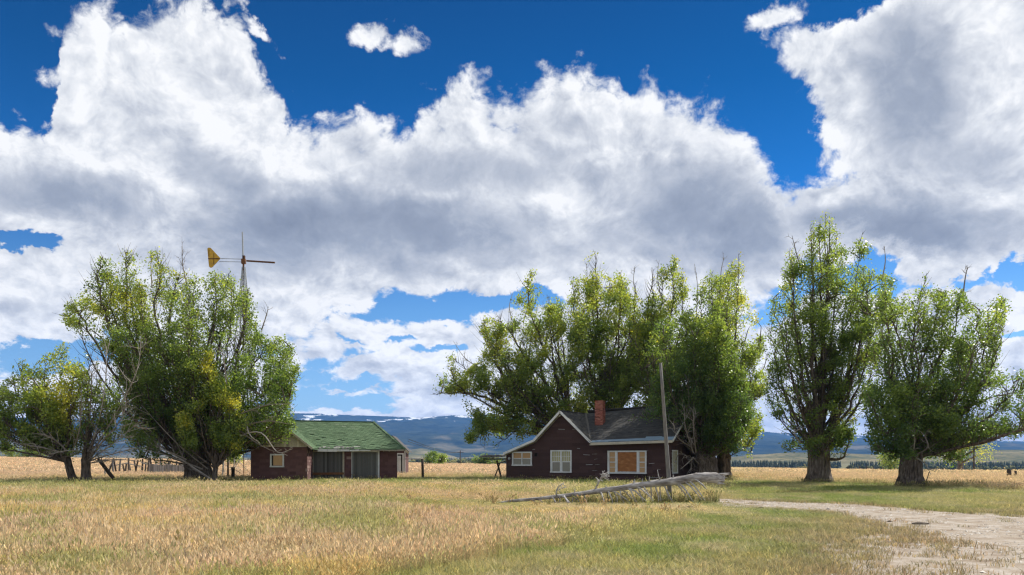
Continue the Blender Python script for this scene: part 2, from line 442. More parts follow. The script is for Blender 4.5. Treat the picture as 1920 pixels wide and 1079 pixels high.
# ------------------------------------------------------------------ mountains and foothills
def range_mesh(name, xs_px, prof, y0, y1, ny, seed, rough, mat, base_z=-24, feat=900., sharp=1.0):
    """terrain whose skyline follows prof (row against column) at its crest, falling to the valley at y0"""
    px = np.linspace(xs_px[0], xs_px[1], xs_px[2]); tt = np.linspace(0, 1, ny)
    PX, TT = np.meshgrid(px, tt)
    Yr = y0 + (y1 - y0) * TT
    crest_row = np.interp(PX, [a for a, _ in prof], [c for _, c in prof])
    crest = (HZ - crest_row) / F * y1
    X = (PX - CX) / F * y1 * (0.55 + 0.45 * Yr / y1)
    shape = TT ** sharp
    nz = fbm(X / feat, Yr / feat, 6, seed, .5, True)
    gully = fbm(X / (feat * .8), Yr / (feat * 3), 4, seed + 9, .5, True)
    h = base_z + (crest - base_z) * shape * (1 - rough * (1 - TT ** 3) * (1.1 - (nz * .6 + gully * .4) * 1.35))
    h = h + crest * .018 * (fbm(X / (feat * .12), Yr / (feat * .12), 4, seed + 3) - .5) * 2 * (TT > .02)
    h = np.where(TT == 0, base_z - 10, h)
    # fall away behind the crest
    Xb = X[-1:] * 1.15; Yb = Yr[-1:] * 1.25; hb = np.full_like(Xb, base_z - 5)
    X = np.vstack([X, Xb]); Yr = np.vstack([Yr, Yb]); h = np.vstack([h, hb])
    n, m = X.shape
    i2 = (np.arange(n - 1)[:, None] * m + np.arange(m - 1)[None, :]).ravel()
    f = np.stack([i2, i2 + 1, i2 + 1 + m, i2 + m], 1)
    frac = np.clip((h - base_z) / (np.vstack([crest, crest[-1:]]) - base_z), 0, 1)
    me = np_mesh(name, np.stack([X.ravel(), Yr.ravel(), h.ravel()], 1), f, mat, True, {'rise': ('POINT', 'FLOAT', frac.ravel())})
    o = bpy.data.objects.new(name, me); link(o); o['kind'] = 'structure'; return o
mm, t, b = material('forested_mountain')
oc = objco(t); rise = attr(t, 'rise').outputs['Fac']
n1 = t.noise(scaled(t, oc, (1, .5, 2.5)), .0016, 7, .6); n2 = t.noise(oc, .011, 5, .7); n3 = t.noise(scaled(t, oc, (1, .35, 3)), .0042, 6, .65)
forest = t.ramp(t.m('ADD', t.m('MULTIPLY', n2, .5), t.m('MULTIPLY', n3, .5)), [(0.38, (.012, .020, .014)), (0.62, (.06, .075, .045))])
meadow = t.ramp(n2, [(0.3, (.10, .10, .06)), (0.7, (.20, .17, .11))])
fm = t.step(t.m('ADD', n1, t.m('MULTIPLY', t.m('SUBTRACT', 0.40, rise), .22)), .54, .62)
c0 = t.mix(fm, forest, meadow)
sn = t.step(t.m('ADD', n3, t.m('MULTIPLY', t.m('SUBTRACT', rise, .97), .42)), .525, .55)
xs = t.n.new('ShaderNodeSeparateXYZ'); t.l.new(oc, xs.inputs[0])
sn = t.m('MULTIPLY', sn, t.step(t.noise(oc, .006, 4, .7), .44, .5)); sn = t.m('MULTIPLY', sn, t.step(rise, .55, .75))
t.put(b.inputs['Base Color'], t.mix(sn, c0, (.85, .87, .9, 1))); b.inputs['Roughness'].default_value = 1; b.inputs['Specular IOR Level'].default_value = 0
prof = [(-1200, 800), (-300, 790), (0, 784), (300, 778), (550, 774.5), (600, 776), (640, 777.5), (700, 780), (745, 781.5), (790, 783), (830, 780), (870, 778.5), (930, 777), (1000, 782), (1100, 792), (1300, 803), (1400, 808), (1500, 813), (1650, 819), (1800, 823), (1920, 828), (2200, 838), (3200, 850)]
range_mesh('mountain_range', (-500, 2500, 420), prof, 3600, 8600, 120, 3, .85, mm, feat=1500., sharp=.8)
mf, t, b = material('foothill_slopes')
oc = objco(t); n2 = t.noise(oc, .02, 6, .7); n1 = t.noise(scaled(t, oc, (1, .6, 3)), .005, 5, .6); sp = t.noise(oc, .05, 3, .6)
c0 = t.ramp(n1, [(0.34, (.08, .09, .045)), (0.5, (.18, .16, .08)), (0.66, (.34, .28, .17))])
c0 = t.mix(t.step(sp, .54, .62), c0, (.06, .08, .03, 1))
t.put(b.inputs['Base Color'], c0); b.inputs['Roughness'].default_value = 1; b.inputs['Specular IOR Level'].default_value = 0
range_mesh('foothill', (560, 1330, 200), [(560, 870), (720, 862), (760, 845), (790, 840), (820, 846), (860, 858), (900, 856), (960, 850), (1050, 845), (1150, 850), (1330, 868)], 2000, 3600, 50, 21, .45, mf, feat=500.)
range_mesh('foothill', (1280, 2600, 300), [(1280, 870), (1330, 862), (1400, 853), (1480, 848), (1560, 848), (1640, 852), (1700, 858), (1760, 854), (1800, 847), (1860, 843), (1940, 843), (2100, 849), (2300, 855), (2600, 868)], 1300, 2400, 50, 27, .4, mf, feat=400.)
range_mesh('foothill', (-900, 560, 260), [(-900, 868), (-300, 856), (0, 850), (100, 852), (250, 855), (400, 852), (560, 866)], 2400, 3800, 50, 35, .4, mf, feat=500.)

# ------------------------------------------------------------------ far-off tree belts
def belt(name, specs, mat, seed):
    r = np.random.default_rng(seed); V = []; Fc = []; tn = []; k0 = 0
    for (pa, pb, Y0, Y1, n, h0, h1, conif) in specs:
        px = r.uniform(pa, pb, n); Y = r.uniform(Y0, Y1, n)
        keep = vnoise(px / 23., Y / 200, 5) > .28
        for x_, y_ in zip(px[keep], Y[keep]):
            X = (x_ - CX) / F * y_; z = gz(X, y_) - .5; h = r.uniform(h0, h1); w = h * (.2 if conif else .42)
            tv = r.random()
            if conif:
                for lv in range(3):
                    zb = z + h * (.08 + .27 * lv); zt = z + h * (.5 + .25 * lv); ww = w * (1 - .28 * lv)
                    i = len(V); a0 = r.uniform(0, 6)
                    for j in range(5):
                        a = a0 + j * 1.257; q_ = ww * r.uniform(.8, 1.2); V.append((X + q_ * math.cos(a), y_ + q_ * math.sin(a), zb))
                    V.append((X, y_, zt))
                    for j in range(5): Fc.append((i + j, i + (j + 1) % 5, i + 5)); tn.append(tv)
            else:
                for lv in range(5):
                    cx_, cz_ = X + r.normal() * w * .5, z + h * r.uniform(.35, .8); cy_ = y_ + r.normal() * w * .4; rr = w * r.uniform(.45, .75)
                    i = len(V)
                    for j in range(6):
                        a = j * 1.047; V.append((cx_ + rr * math.cos(a) * r.uniform(.8, 1.2), cy_ + rr * math.sin(a), cz_ + r.normal() * rr * .2))
                    V.append((cx_, cy_, cz_ + rr)); V.append((cx_, cy_, cz_ - rr * .9))
                    for j in range(6):
                        Fc.append((i + j, i + (j + 1) % 6, i + 6)); tn.append(tv); Fc.append((i + (j + 1) % 6, i + j, i + 7)); tn.append(tv)
    me = np_mesh(name, V, Fc, mat, False, {'tint': ('FACE', 'FLOAT', tn)})
    o = bpy.data.objects.new(name, me); link(o); o['kind'] = 'stuff'; return o
mc, t, b = material('conifer_belt_green')
t.put(b.inputs['Base Color'], t.ramp(attr(t, 'tint').outputs['Fac'], [(0, (.018, .035, .018)), (1, (.045, .06, .03))])); b.inputs['Roughness'].default_value = 1
ma, t, b = material('aspen_belt_green')
t.put(b.inputs['Base Color'], t.ramp(attr(t, 'tint').outputs['Fac'], [(0, (.05, .07, .025)), (.6, (.11, .12, .03)), (1, (.26, .22, .05))])); b.inputs['Roughness'].default_value = 1
o = belt('conifer_belt', [(1270, 2200, 820, 1150, 2300, 5, 11, True), (-400, 520, 900, 1300, 1500, 7, 12, True), (560, 960, 1500, 2000, 500, 8, 14, True)], mc, 3)
tag(o, 'dark belt of distant conifers along the foot of the foothills', 'forest')
o = belt('aspen_belt', [(740, 1240, 900, 1300, 900, 5, 11, False), (1500, 2000, 760, 1000, 260, 4, 7, False), (-300, 460, 700, 1000, 300, 4, 8, False)], ma, 4)
tag(o, 'yellow and green aspen thickets far out in the valley', 'forest')

# haze over the whole valley
hm = bpy.data.materials.new('haze_air'); hm.use_nodes = True; ht = NT(hm.node_tree); ht.n.clear()
ho = ht.n.new('ShaderNodeOutputMaterial'); pv = ht.n.new('ShaderNodeVolumePrincipled')
pv.inputs['Color'].default_value = (.15, .40, .97, 1); pv.inputs['Density'].default_value = 0.000075; pv.inputs['Anisotropy'].default_value = 0.1
ht.l.new(pv.outputs[0], ho.inputs['Volume'])
hb = MB(); hb.box(-11600, 11600, -420, 11200, -40, 530)
o = hb.build('haze', hm); o['kind'] = 'stuff'; tag(o, 'thin blue haze lying over the whole valley', 'haze')

# ------------------------------------------------------------------ building materials
def tinted(name, stops, rough=.85, grain=None, bmp=0.0, bscale=20, dirt=0.0, spec=.3, stretch=(1, 1, 1)):
    m, t, b = material(name)
    ta = attr(t, 'tint').outputs['Fac']; oc = objco(t)
    n = t.noise(scaled(t, oc, stretch), bscale, 5, .6)
    n2 = t.noise(oc, 1.7, 4, .6)
    x = t.m('ADD', ta, t.m('MULTIPLY', t.m('SUBTRACT', n, .5), grain if grain is not None else .5))
    c = t.ramp(x, stops)
    if dirt: c = t.mix(t.step(n2, .45, .72, 0, dirt), c, (.10, .085, .07, 1))
    t.put(b.inputs['Base Color'], c); b.inputs['Roughness'].default_value = rough
    b.inputs['Specular IOR Level'].default_value = spec
    if bmp: bump(t, b, n, bmp, .01)
    return m
M_siding = tinted('brown_felt_siding', [(0, (.038, .022, .020)), (.5, (.068, .038, .035)), (.88, (.11, .066, .060)), (1, (.26, .20, .18))], .9, .6, .4, 30)
M_block = tinted('oxblood_block_siding', [(0, (.065, .032, .030)), (.5, (.120, .062, .057)), (.9, (.18, .10, .092)), (1, (.28, .20, .18))], .9, .4, .5, 26)
M_dark = tinted('dark_void', [(0, (.012, .010, .010)), (1, (.03, .025, .023))], .95, .2)
M_white = tinted('weathered_white_paint', [(0, (.20, .19, .17)), (.3, (.50, .50, .49)), (.6, (.66, .67, .67)), (1, (.78, .79, .79))], .6, .7, .3, 18, .25)
M_cream = tinted('cream_board_paint', [(0, (.20, .17, .13)), (.4, (.42, .38, .30)), (1, (.60, .56, .46))], .7, .6, .3, 14, .3)
M_ply = tinted('plywood_orange', [(0, (.20, .075, .018)), (.45, (.34, .125, .03)), (.7, (.46, .21, .07)), (1, (.58, .33, .15))], .55, 1.7, .2, 2.6, 0, .4, (1, 1, 2.5))
M_plyp = tinted('plywood_pale', [(0, (.34, .20, .10)), (.5, (.52, .33, .17)), (1, (.64, .45, .27))], .7, .8, .2, 6, 0, .3, (8, 1, 1))
M_pane = tinted('dusty_pane', [(0, (.14, .13, .11)), (1, (.26, .24, .21))], .18, .25, 0, 3, 0, .6)
M_curt = tinted('yellowed_curtain', [(0, (.30, .28, .15)), (1, (.52, .49, .30))], .8, .5, .2, 10)
M_roofg = tinted('asphalt_shingle_grey', [(0, (.040, .040, .041)), (.5, (.078, .077, .075)), (.85, (.12, .115, .105)), (1, (.15, .14, .12))], .95, .45, .6, 40, .2)
M_roofgr = tinted('asphalt_shingle_green', [(0, (.060, .100, .052)), (.5, (.115, .185, .098)), (.85, (.17, .25, .14)), (1, (.21, .26, .18))], .95, .4, .6, 40, .12)
M_flash = tinted('blue_grey_flashing', [(0, (.16, .22, .28)), (1, (.26, .36, .45))], .5, .4, .1, 8, .1)
M_door = tinted('grey_door_plank', [(0, (.06, .06, .055)), (.5, (.13, .13, .12)), (.85, (.19, .195, .18)), (1, (.28, .285, .27))], .9, .55, .6, 9, .1, .2, (6, 6, .5))
M_rustw = tinted('rusty_brown_timber', [(0, (.06, .03, .015)), (.5, (.16, .075, .035)), (1, (.30, .17, .09))], .85, .8, .5, 8, .1, .2, (.6, 4, 4))
M_brick = tinted('red_brick', [(0, (.16, .045, .03)), (.5, (.30, .085, .055)), (1, (.42, .17, .12))], .9, .4, .5, 40)
M_mortar = tinted('mortar', [(0, (.30, .27, .24)), (1, (.42, .38, .34))], .95, .3)
M_grey = tinted('weathered_grey_wood', [(0, (.10, .095, .09)), (.5, (.25, .24, .225)), (1, (.44, .43, .41))], .9, .9, .9, 7, .0, .2, (3, 3, .6))
M_log = tinted('silver_deadwood', [(0, (.07, .06, .055)), (.4, (.26, .24, .225)), (.62, (.40, .38, .36)), (1, (.58, .56, .54))], .88, 1.7, 1.0, 4.5, .45, .2, (.6, 3, 3))
M_post = tinted('dark_post_wood', [(0, (.03, .024, .02)), (.6, (.075, .06, .05)), (1, (.14, .12, .10))], .9, .7, .8, 9, 0, .2, (3, 3, .6))
M_galv = tinted('galvanised_steel', [(0, (.20, .21, .22)), (.5, (.40, .42, .43)), (1, (.58, .60, .60))], .45, .5, .1, 9, .15, .5)
M_galv.node_tree.nodes['Principled BSDF'].inputs['Metallic'].default_value = .5
M_rust = tinted('rusty_iron', [(0, (.05, .025, .015)), (.6, (.16, .07, .03)), (1, (.30, .15, .06))], .85, .8, .4, 20)
M_vane = tinted('yellow_vane_paint', [(0, (.14, .05, .02)), (.25, (.40, .20, .03)), (.6, (.62, .36, .04)), (1, (.70, .45, .07))], .55, .75, .2, 6, .35)

# ---- frame helpers: a building has its own axes, x along its front wall, y to the back, z up
class Frame:
    def __init__(s, px, Y, yaw, z=0.0):
        s.o = Vector(((px - CX) / F * Y, Y, z)); s.yaw = yaw
        s.u = Vector((math.cos(yaw), math.sin(yaw), 0)); s.w = Vector((-math.sin(yaw), math.cos(yaw), 0))
    def at(s, px, py, c=0.0):
        """point (x, z) of the vertical plane y = c seen at that column and row"""
        d = Vector(((px - CX) / F, 1, (HZ - py) / F)); o = Vector((0, 0, EYE)) - s.o
        k = (c - o.dot(s.w)) / d.dot(s.w); pnt = o + d * k
        return pnt.dot(s.u), pnt.z
    def side(s, px, py, c):
        """point (y, z) of the vertical plane x = c"""
        d = Vector(((px - CX) / F, 1, (HZ - py) / F)); o = Vector((0, 0, EYE)) - s.o
        k = (c - o.dot(s.u)) / d.dot(s.u); pnt = o + d * k
        return pnt.dot(s.w), pnt.z

def shingle_slope(a0, a1, b0, b1, rows, tab, mat, parent, name='shingles', thick=.02, seed=0, worn=0.0, tint0=.5, rag=0.0):
    """overlapping rows of tabs from the eave a0-a1 up to the ridge b0-b1; one joined part"""
    r = random.Random(seed); mb = MB(); a0, a1, b0, b1 = map(Vector, (a0, a1, b0, b1))
    n = (a1 - a0).cross(b0 - a0)
    if n.length < 1e-6: n = (a1 - a0).cross(b1 - a0)
    n.normalize()
    if n.z < 0: n = -n
    mb.quad(a0, a1, b1, b0, t=.1)
    for k in range(rows):
        f0, f1 = k / rows, min(1, (k + 1.25) / rows)
        l0, l1 = a0.lerp(b0, f0), a1.lerp(b1, f0); u0, u1 = a0.lerp(b0, f1), a1.lerp(b1, f1)
        L = (l1 - l0).length; m = max(1, int(round(L / tab)))
        off = (k % 2) * .5
        cuts = sorted(set([0.0] + [min(1, max(0, (j + off) / m)) for j in range(m + 1)] + [1.0]))
        rowt = r.gauss(0, .04)
        for c0, c1 in zip(cuts[:-1], cuts[1:]):
            if (c1 - c0) * L < .02: continue
            g = .006 / max(L, .1); s0, s1 = c0 + g, c1 - g
            if worn and r.random() < worn * (1 - f0) ** 3: continue
            lift = thick * (1 + r.random() * .6); dn = r.gauss(0, .006) - rag * r.random() * (k == 0)
            dd = (l0 - u0).normalized() * dn
            q0, q1, q2, q3 = l0.lerp(l1, s0) + dd, l0.lerp(l1, s1) + dd, u0.lerp(u1, s1), u0.lerp(u1, s0)
            tv = tint0 + rowt + r.gauss(0, .13) + (.35 if r.random() < .015 else 0)
            e = n * lift; z = n * .004
            mb.quad(q0 + e, q1 + e, q2 + z, q3 + z, t=tv); mb.quad(q0 + z * .5, q1 + z * .5, q1 + e, q0 + e, t=tv - .25)
            mb.quad(q1 + z * .5, q2 + z, q1 + e, t=tv - .2); mb.quad(q3 + z, q0 + z * .5, q0 + e, t=tv - .2)
    return mb.build(name, mat, parent, kind='stuff')

def siding(frame_y, x0, x1, z0, prof, openings, rowh, length, mat, parent, name, seed, joined=False, thick=.014, axis='y', light=.03, gap=.006):
    """courses of siding pieces on the wall y = frame_y (facing -y) or x = frame_y (facing +x), cut round the openings and under the roof line"""
    r = random.Random(seed); z = z0; k = 0; allmb = MB(); shared = {}
    ztop = max(prof(x0 + (x1 - x0) * i / 60) for i in range(61))
    while z < ztop:
        z1 = z + rowh - gap; x = x0 - (length * .5 if k % 2 else 0) - r.random() * .1
        while x < x1:
            xa, xb = max(x, x0), min(x + length - gap, x1); x += length
            segs = [(xa, xb)]
            for (oa, ob, oz0, oz1) in openings:
                if z1 > oz0 + .01 and z < oz1 - .01:
                    ns = []
                    for (p_, q_) in segs:
                        if q_ <= oa or p_ >= ob: ns.append((p_, q_)); continue
                        if p_ < oa: ns.append((p_, oa))
                        if q_ > ob: ns.append((ob, q_))
                    segs = ns
            for (p_, q_) in segs:
                if q_ - p_ < .04: continue
                m = max(1, int((q_ - p_) / .15)); xs = [p_ + (q_ - p_) * i / m for i in range(m + 1)]
                tops = [min(z1, prof(v) - .01) for v in xs]
                ok = [i for i, tz in enumerate(tops) if tz > z + .01]
                if not ok: continue
                xs = xs[ok[0]:ok[-1] + 1]; tops = tops[ok[0]:ok[-1] + 1]
                if len(xs) < 2: continue
                if min(tops) > z1 - .001: xs = [xs[0], xs[-1]]; tops = [z1, z1]
                th = thick * (1 + .5 * r.random()); tv = r.gauss(.45, .09) + (.5 if r.random() < light else 0)
                mb = allmb if joined else MB()
                def P(a, d, h): return (a, frame_y - d, h) if axis == 'y' else (frame_y + d, a, h)
                fr = [P(xs[0], th, z), P(xs[-1], th, z)] + [P(a, th * .55, h) for a, h in zip(xs[::-1], tops[::-1])]
                mb.quad(*(fr if axis == 'y' else fr[:]), t=tv)
                mb.quad(P(xs[0], .0, z), P(xs[-1], .0, z), P(xs[-1], th, z), P(xs[0], th, z), t=tv - .2)
                mb.quad(P(xs[0], .0, z), P(xs[0], th, z), P(xs[0], th * .55, tops[0]), P(xs[0], .0, tops[0]), t=tv - .1)
                mb.quad(P(xs[-1], .0, z), P(xs[-1], .0, tops[-1]), P(xs[-1], th * .55, tops[-1]), P(xs[-1], th, z), t=tv - .1)
                if not joined: mb.build(name, mat, parent)
        z += rowh; k += 1
    if joined: allmb.build(name, mat, parent, kind='stuff')

def bars_frame(mb, x0, x1, z0, z1, w, y0, y1, t=.6):
    mb.box(x0, x1, y0, y1, z1 - w, z1, t); mb.box(x0 - .02, x1 + .02, y0 - .03, y1, z0, z0 + w, t - .12)
    mb.box(x0, x0 + w, y0, y1, z0 + w, z1 - w, t + .05); mb.box(x1 - w, x1, y0, y1, z0 + w, z1 - w, t)

# ================================================================== farmhouse
H = Frame(950, 59, -R(28))
house = empty('farmhouse', H.o, H.yaw, 'long dark brown wooden farmhouse with a gable, lean-to, brick chimney and boarded windows', 'house')
tR = H.at(1256, 860)[0]
Yb = 9.0; YR = 4.75                         # depth, ridge line
OV = .34
pk = H.at(1050, 771, -OV); vl = H.at(1108, 829, -OV); kk = H.at(1001, 825, -OV); lo = H.at(944, 850, -OV)
ev = H.at(1248, 826, -.42)
ze_l = H.at(1115, 830.5, -.42)[1]; ze_r = H.at(1256, 826, -.42)[1]
ridge_l = 5.25; ridge_r = 5.5
xr = tR + .32
def eave_z(x): return ze_l + (ze_r - ze_l) * (x - vl[0]) / (xr - vl[0])
def prof_front(x):
    if x < kk[0]: return lo[1] + (kk[1] - lo[1]) * (x - lo[0]) / (kk[0] - lo[0]) - .12
    if x < pk[0]: return kk[1] + (pk[1] - kk[1]) * (x - kk[0]) / (pk[0] - kk[0]) - .14
    if x < vl[0]: return max(pk[1] + (vl[1] - pk[1]) * (x - pk[0]) / (vl[0] - pk[0]) - .14, eave_z(vl[0]) + .05)
    return eave_z(x) + .05
# backing walls
wb_ = MB()
xs = [0, kk[0], pk[0], vl[0], tR]
NB = 24
for i in range(NB):
    a, c = tR * i / NB, tR * (i + 1) / NB
    wb_.quad((a, .06, -.3), (c, .06, -.3), (c, .06, prof_front(c)), (a, .06, prof_front(a)), t=.3)
wb_.quad((0, .06, -.3), (0, .06, prof_front(0)), (0, Yb, prof_front(0)), (0, Yb, -.3))
wb_.quad((0, Yb, -.3), (0, Yb, 2.2), (tR, Yb, 2.8), (tR, Yb, -.3))
wb_.quad((tR, .06, -.3), (tR, Yb, -.3), (tR, Yb, 2.7), (tR, YR, ridge_r - .12), (tR, .06, ze_r + .1))
wb_.build('wall', M_siding, house)
# window openings
def rect(F_, pa, ya, pb, yb, c=0):
    x0, z1 = F_.at(pa, ya, c); x1, z0 = F_.at(pb, yb, c); return x0, x1, z0, z1
w1 = rect(H, 960.5, 847.5, 997.5, 874); w2 = rect(H, 1032.5, 844.5, 1072, 887); w3 = rect(H, 1139.5, 845.5, 1212.5, 889)
siding(0.06, 0, tR, -.12, prof_front, [w1, w2, w3], .235, 1.18, M_siding, house, 'siding_board', 5, thick=.05, light=0)
def side_prof(y): return (ze_r + .05 + (ridge_r - ze_r - .1) * (y / YR)) if y < YR else (ridge_r - .05 - (ridge_r - 2.75) * (y - YR) / (Yb - YR))
ws = H.side(1258.5, 844, tR); we = H.side(1268.5, 888, tR)
wr = (min(ws[0], we[0]), max(ws[0], we[0]) + .12, we[1], ws[1])
siding(tR, .06, Yb, -.12, lambda y: side_prof(y) - .1, [wr], .235, 1.18, M_siding, house, 'siding_board', 6, axis='x', thick=.05, light=0)
cb = MB(); cb.box(tR - .05, tR + .06, -.012, .05, -.2, ze_r, .5); cb.build('corner_board', M_siding, house)
cb = MB(); cb.box(-.035, .05, -.012, .05, -.2, prof_front(0), .5); cb.build('corner_board', M_siding, house)
# window 1: two lights, plywood above, dusty glass below
def window(r_, label, cols, y0=-.05):
    x0, x1, z0, z1 = r_; mb = MB(); bars_frame(mb, x0, x1, z0, z1, .10, y0, .055, .62)
    o = mb.build('window', M_white, house); o['label'] = label; return o
o = window(w1, 'wide two-light window with boards above and dusty glass below', 2)
x0, x1, z0, z1 = w1; xm = (x0 + x1) / 2; zm = z0 + (z1 - z0) * .52
mb = MB(); mb.box(xm - .04, xm + .04, -.03, .05, z0 + .1, z1 - .1, .6); mb.build('mullion', M_white, o)
mb = MB(); mb.box(x0 + .1, xm - .04, -.02, .05, zm - .03, zm + .03, .6); mb.box(xm + .04, x1 - .1, -.02, .05, zm - .03, zm + .03, .6); mb.build('rail', M_white, o)
for a, c in ((x0 + .1, xm - .04), (xm + .04, x1 - .1)):
    mb = MB(); mb.box(a, c, .025, .05, zm + .03, z1 - .1, .35); mb.build('plywood_panel', M_plyp, o)
    mb = MB(); mb.box(a, c, .015, .05, z0 + .1, zm - .03, .5); mb.build('pane', M_pane, o)
# window 2: pair of sashes, lattice curtain light above
o = window(w2, 'tall pair of sash windows with small yellowed panes above', 2)
x0, x1, z0, z1 = w2; xm = (x0 + x1) / 2; zm = z0 + (z1 - z0) * .49
mb = MB(); mb.box(xm - .06, xm + .06, -.035, .05, z0 + .1, z1 - .1, .65); mb.build('mullion', M_white, o)
for a, c in ((x0 + .1, xm - .06), (xm + .06, x1 - .1)):
    mb = MB(); mb.box(a, c, -.01, .05, zm - .04, zm + .03, .55); mb.build('rail', M_white, o)
    mb = MB(); mb.box(a, c, .03, .05, zm + .03, z1 - .1, .5); mb.build('curtain', M_curt, o)
    mb = MB()
    for k in range(1, 4):
        q_ = a + (c - a) * k / 4; mb.box(q_ - .014, q_ + .014, .002, .03, zm + .03, z1 - .1, .7)
    q_ = (zm + z1 - .1) / 2
    for k in range(4):
        e0 = a + (c - a) * k / 4 + .014; e1 = a + (c - a) * (k + 1) / 4 - .014; mb.box(e0, e1, .004, .03, q_ - .014, q_ + .014, .7)
    mb.build('muntin', M_white, o)
    mb = MB(); mb.box(a + .04, c - .04, .02, .05, z0 + .1, zm - .04, .4); mb.build('pane', M_pane, o)
    mb = MB(); mb.box(a, a + .04, 0, .05, z0 + .1, zm - .04, .55); mb.box(c - .04, c, 0, .05, z0 + .1, zm - .04, .55); mb.build('sash', M_white, o)
# window 3: boarded picture window with two side lights
o = window(w3, 'broad picture window boarded with orange plywood between two side lights', 3)
x0, x1, z0, z1 = w3; L3 = x1 - x0; a1, a2 = x0 + L3 * .205, x0 + L3 * .255; b1, b2 = x0 + L3 * .755, x0 + L3 * .805
mb = MB(); mb.box(a1 - .01, a2 + .01, -.035, .05, z0 + .1, z1 - .1, .65); mb.build('mullion', M_white, o)
mb = MB(); mb.box(b1 - .01, b2 + .01, -.035, .05, z0 + .1, z1 - .1, .65); mb.build('mullion', M_white, o)
mb = MB(); mb.box(a2 + .01, b1 - .01, .03, .05, z0 + .16, z1 - .1, .4); mb.build('plywood_panel', M_ply, o)
mb = MB(); mb.box(a2 + .01, b1 - .01, -.02, .05, z0 + .1, z0 + .16, .15); mb.build('rail', M_white, o)
for a, c in ((x0 + .1, a1 - .01), (b2 + .01, x1 - .1)):
    mb = MB(); mb.box(a + .03, c - .03, .03, .05, z0 + .1, z1 - .1, .45); mb.build('plywood_panel', M_plyp, o)
    mb = MB(); mb.box(a, a + .03, -.01, .05, z0 + .1, z1 - .1, .6); mb.box(c - .03, c, -.01, .05, z0 + .1, z1 - .1, .6)
    for k in (1, 2, 3):
        q_ = z0 + .1 + (z1 - z0 - .2) * k / 4; hh = .035 if k == 2 else .016
        mb.box(a + .03, c - .03, 0, .03, q_ - hh, q_ + hh, .6)
    mb.build('sash', M_white, o)
# side window
mb = MB(); ya, yb, z0, z1 = wr
for (c0, c1, d0, d1) in ((ya, yb, z1 - .1, z1), (ya, yb, z0, z0 + .1), (ya, ya + .1, z0 + .1, z1 - .1), (yb - .1, yb, z0 + .1, z1 - .1)):
    mb.box(tR, tR + .08, c0, c1, d0, d1, .6)
o = mb.build('window', M_white, house); o['label'] = 'tall white window round the corner behind the leaning pole'
mb = MB(); mb.box(tR + .004, tR + .03, ya + .1, yb - .1, z0 + .1, z1 - .1, .5); mb.build('pane', M_curt, o)
mb = MB()
for k in (1, 2, 3): q_ = ya + .1 + (yb - ya - .2) * k / 4; mb.box(tR + .03, tR + .05, q_ - .014, q_ + .014, z0 + .1, z1 - .1, .6)
mb.build('muntin', M_white, o)
# roofs
yv = None
def ms(y): return ze_l + (ridge_l - ze_l) * (y + .42) / (YR + .42)      # main slope height
yv = -.42 + (pk[1] - ze_l) / (ridge_l - ze_l) * (YR + .42)
gtop_f = (pk[0], -OV, pk[1]); gtop_b = (pk[0], min(yv, YR), ms(min(yv, YR)) + .02)
valley = (vl[0], -.42, ze_l + .02)
roof = MB()
def slab(mb, a, b_, c, d, th=.07, t=.3):
    dn = Vector((0, 0, -th)); a, b_, c, d = map(Vector, (a, b_, c, d)); mb.hexa([a + dn, b_ + dn, c + dn, d + dn, a, b_, c, d], t)
slab(roof, valley, (xr, -.42, ze_r), (xr, YR, ridge_r), gtop_b)
slab(roof, (vl[0], -OV, vl[1]), valley, gtop_b, gtop_f)
slab(roof, (kk[0], -OV, kk[1]), gtop_f, (pk[0], Yb, pk[1]), (kk[0], Yb, kk[1]))
slab(roof, (lo[0], -OV, lo[1]), (kk[0], -OV, kk[1]), (kk[0], Yb, kk[1]), (lo[0], Yb, lo[1]))
slab(roof, (pk[0], YR, ridge_l), (xr, YR, ridge_r), (xr, Yb + .4, 2.6), (pk[0], Yb + .4, 2.6))
roof_o = roof.build('roof', M_roofg, house)
e_ = .012
def up(v_, d=e_): return (v_[0], v_[1], v_[2] + d)
shingle_slope(up(valley), up((xr, -.42, ze_r)), up(gtop_b), up((xr, YR, ridge_r)), 34, .32, M_roofg, roof_o, seed=2, tint0=.42)
shingle_slope(up(valley, .02), up((vl[0], -OV, vl[1]), .02), up(gtop_b, .02), up(gtop_f, .02), 30, .3, M_roofg, roof_o, seed=3, tint0=.5) if False else None
# gable slope: rows run along y, from valley edge up to the ridge
shingle_slope(up((vl[0], -OV, vl[1])), up(valley, .03), up(gtop_f), up(gtop_b, .03), 22, .3, M_roofg, roof_o, seed=4, tint0=.72)
vm = MB(); vm.bar(Vector(valley) + Vector((.02, .05, .05)), Vector(gtop_b) + Vector((.03, 0, .05)), .22, .03, .9); vm.build('valley_strip', M_roofg, roof_o)
rc = MB(); rc.bar((pk[0], -OV, pk[1] + .04), (gtop_b[0], gtop_b[1], gtop_b[2] + .03), .16, .05, .6); rc.bar((gtop_b[0], YR, ridge_l + .03), (xr, YR, ridge_r + .03), .2, .05, .55); rc.build('ridge_cap', M_roofg, roof_o)
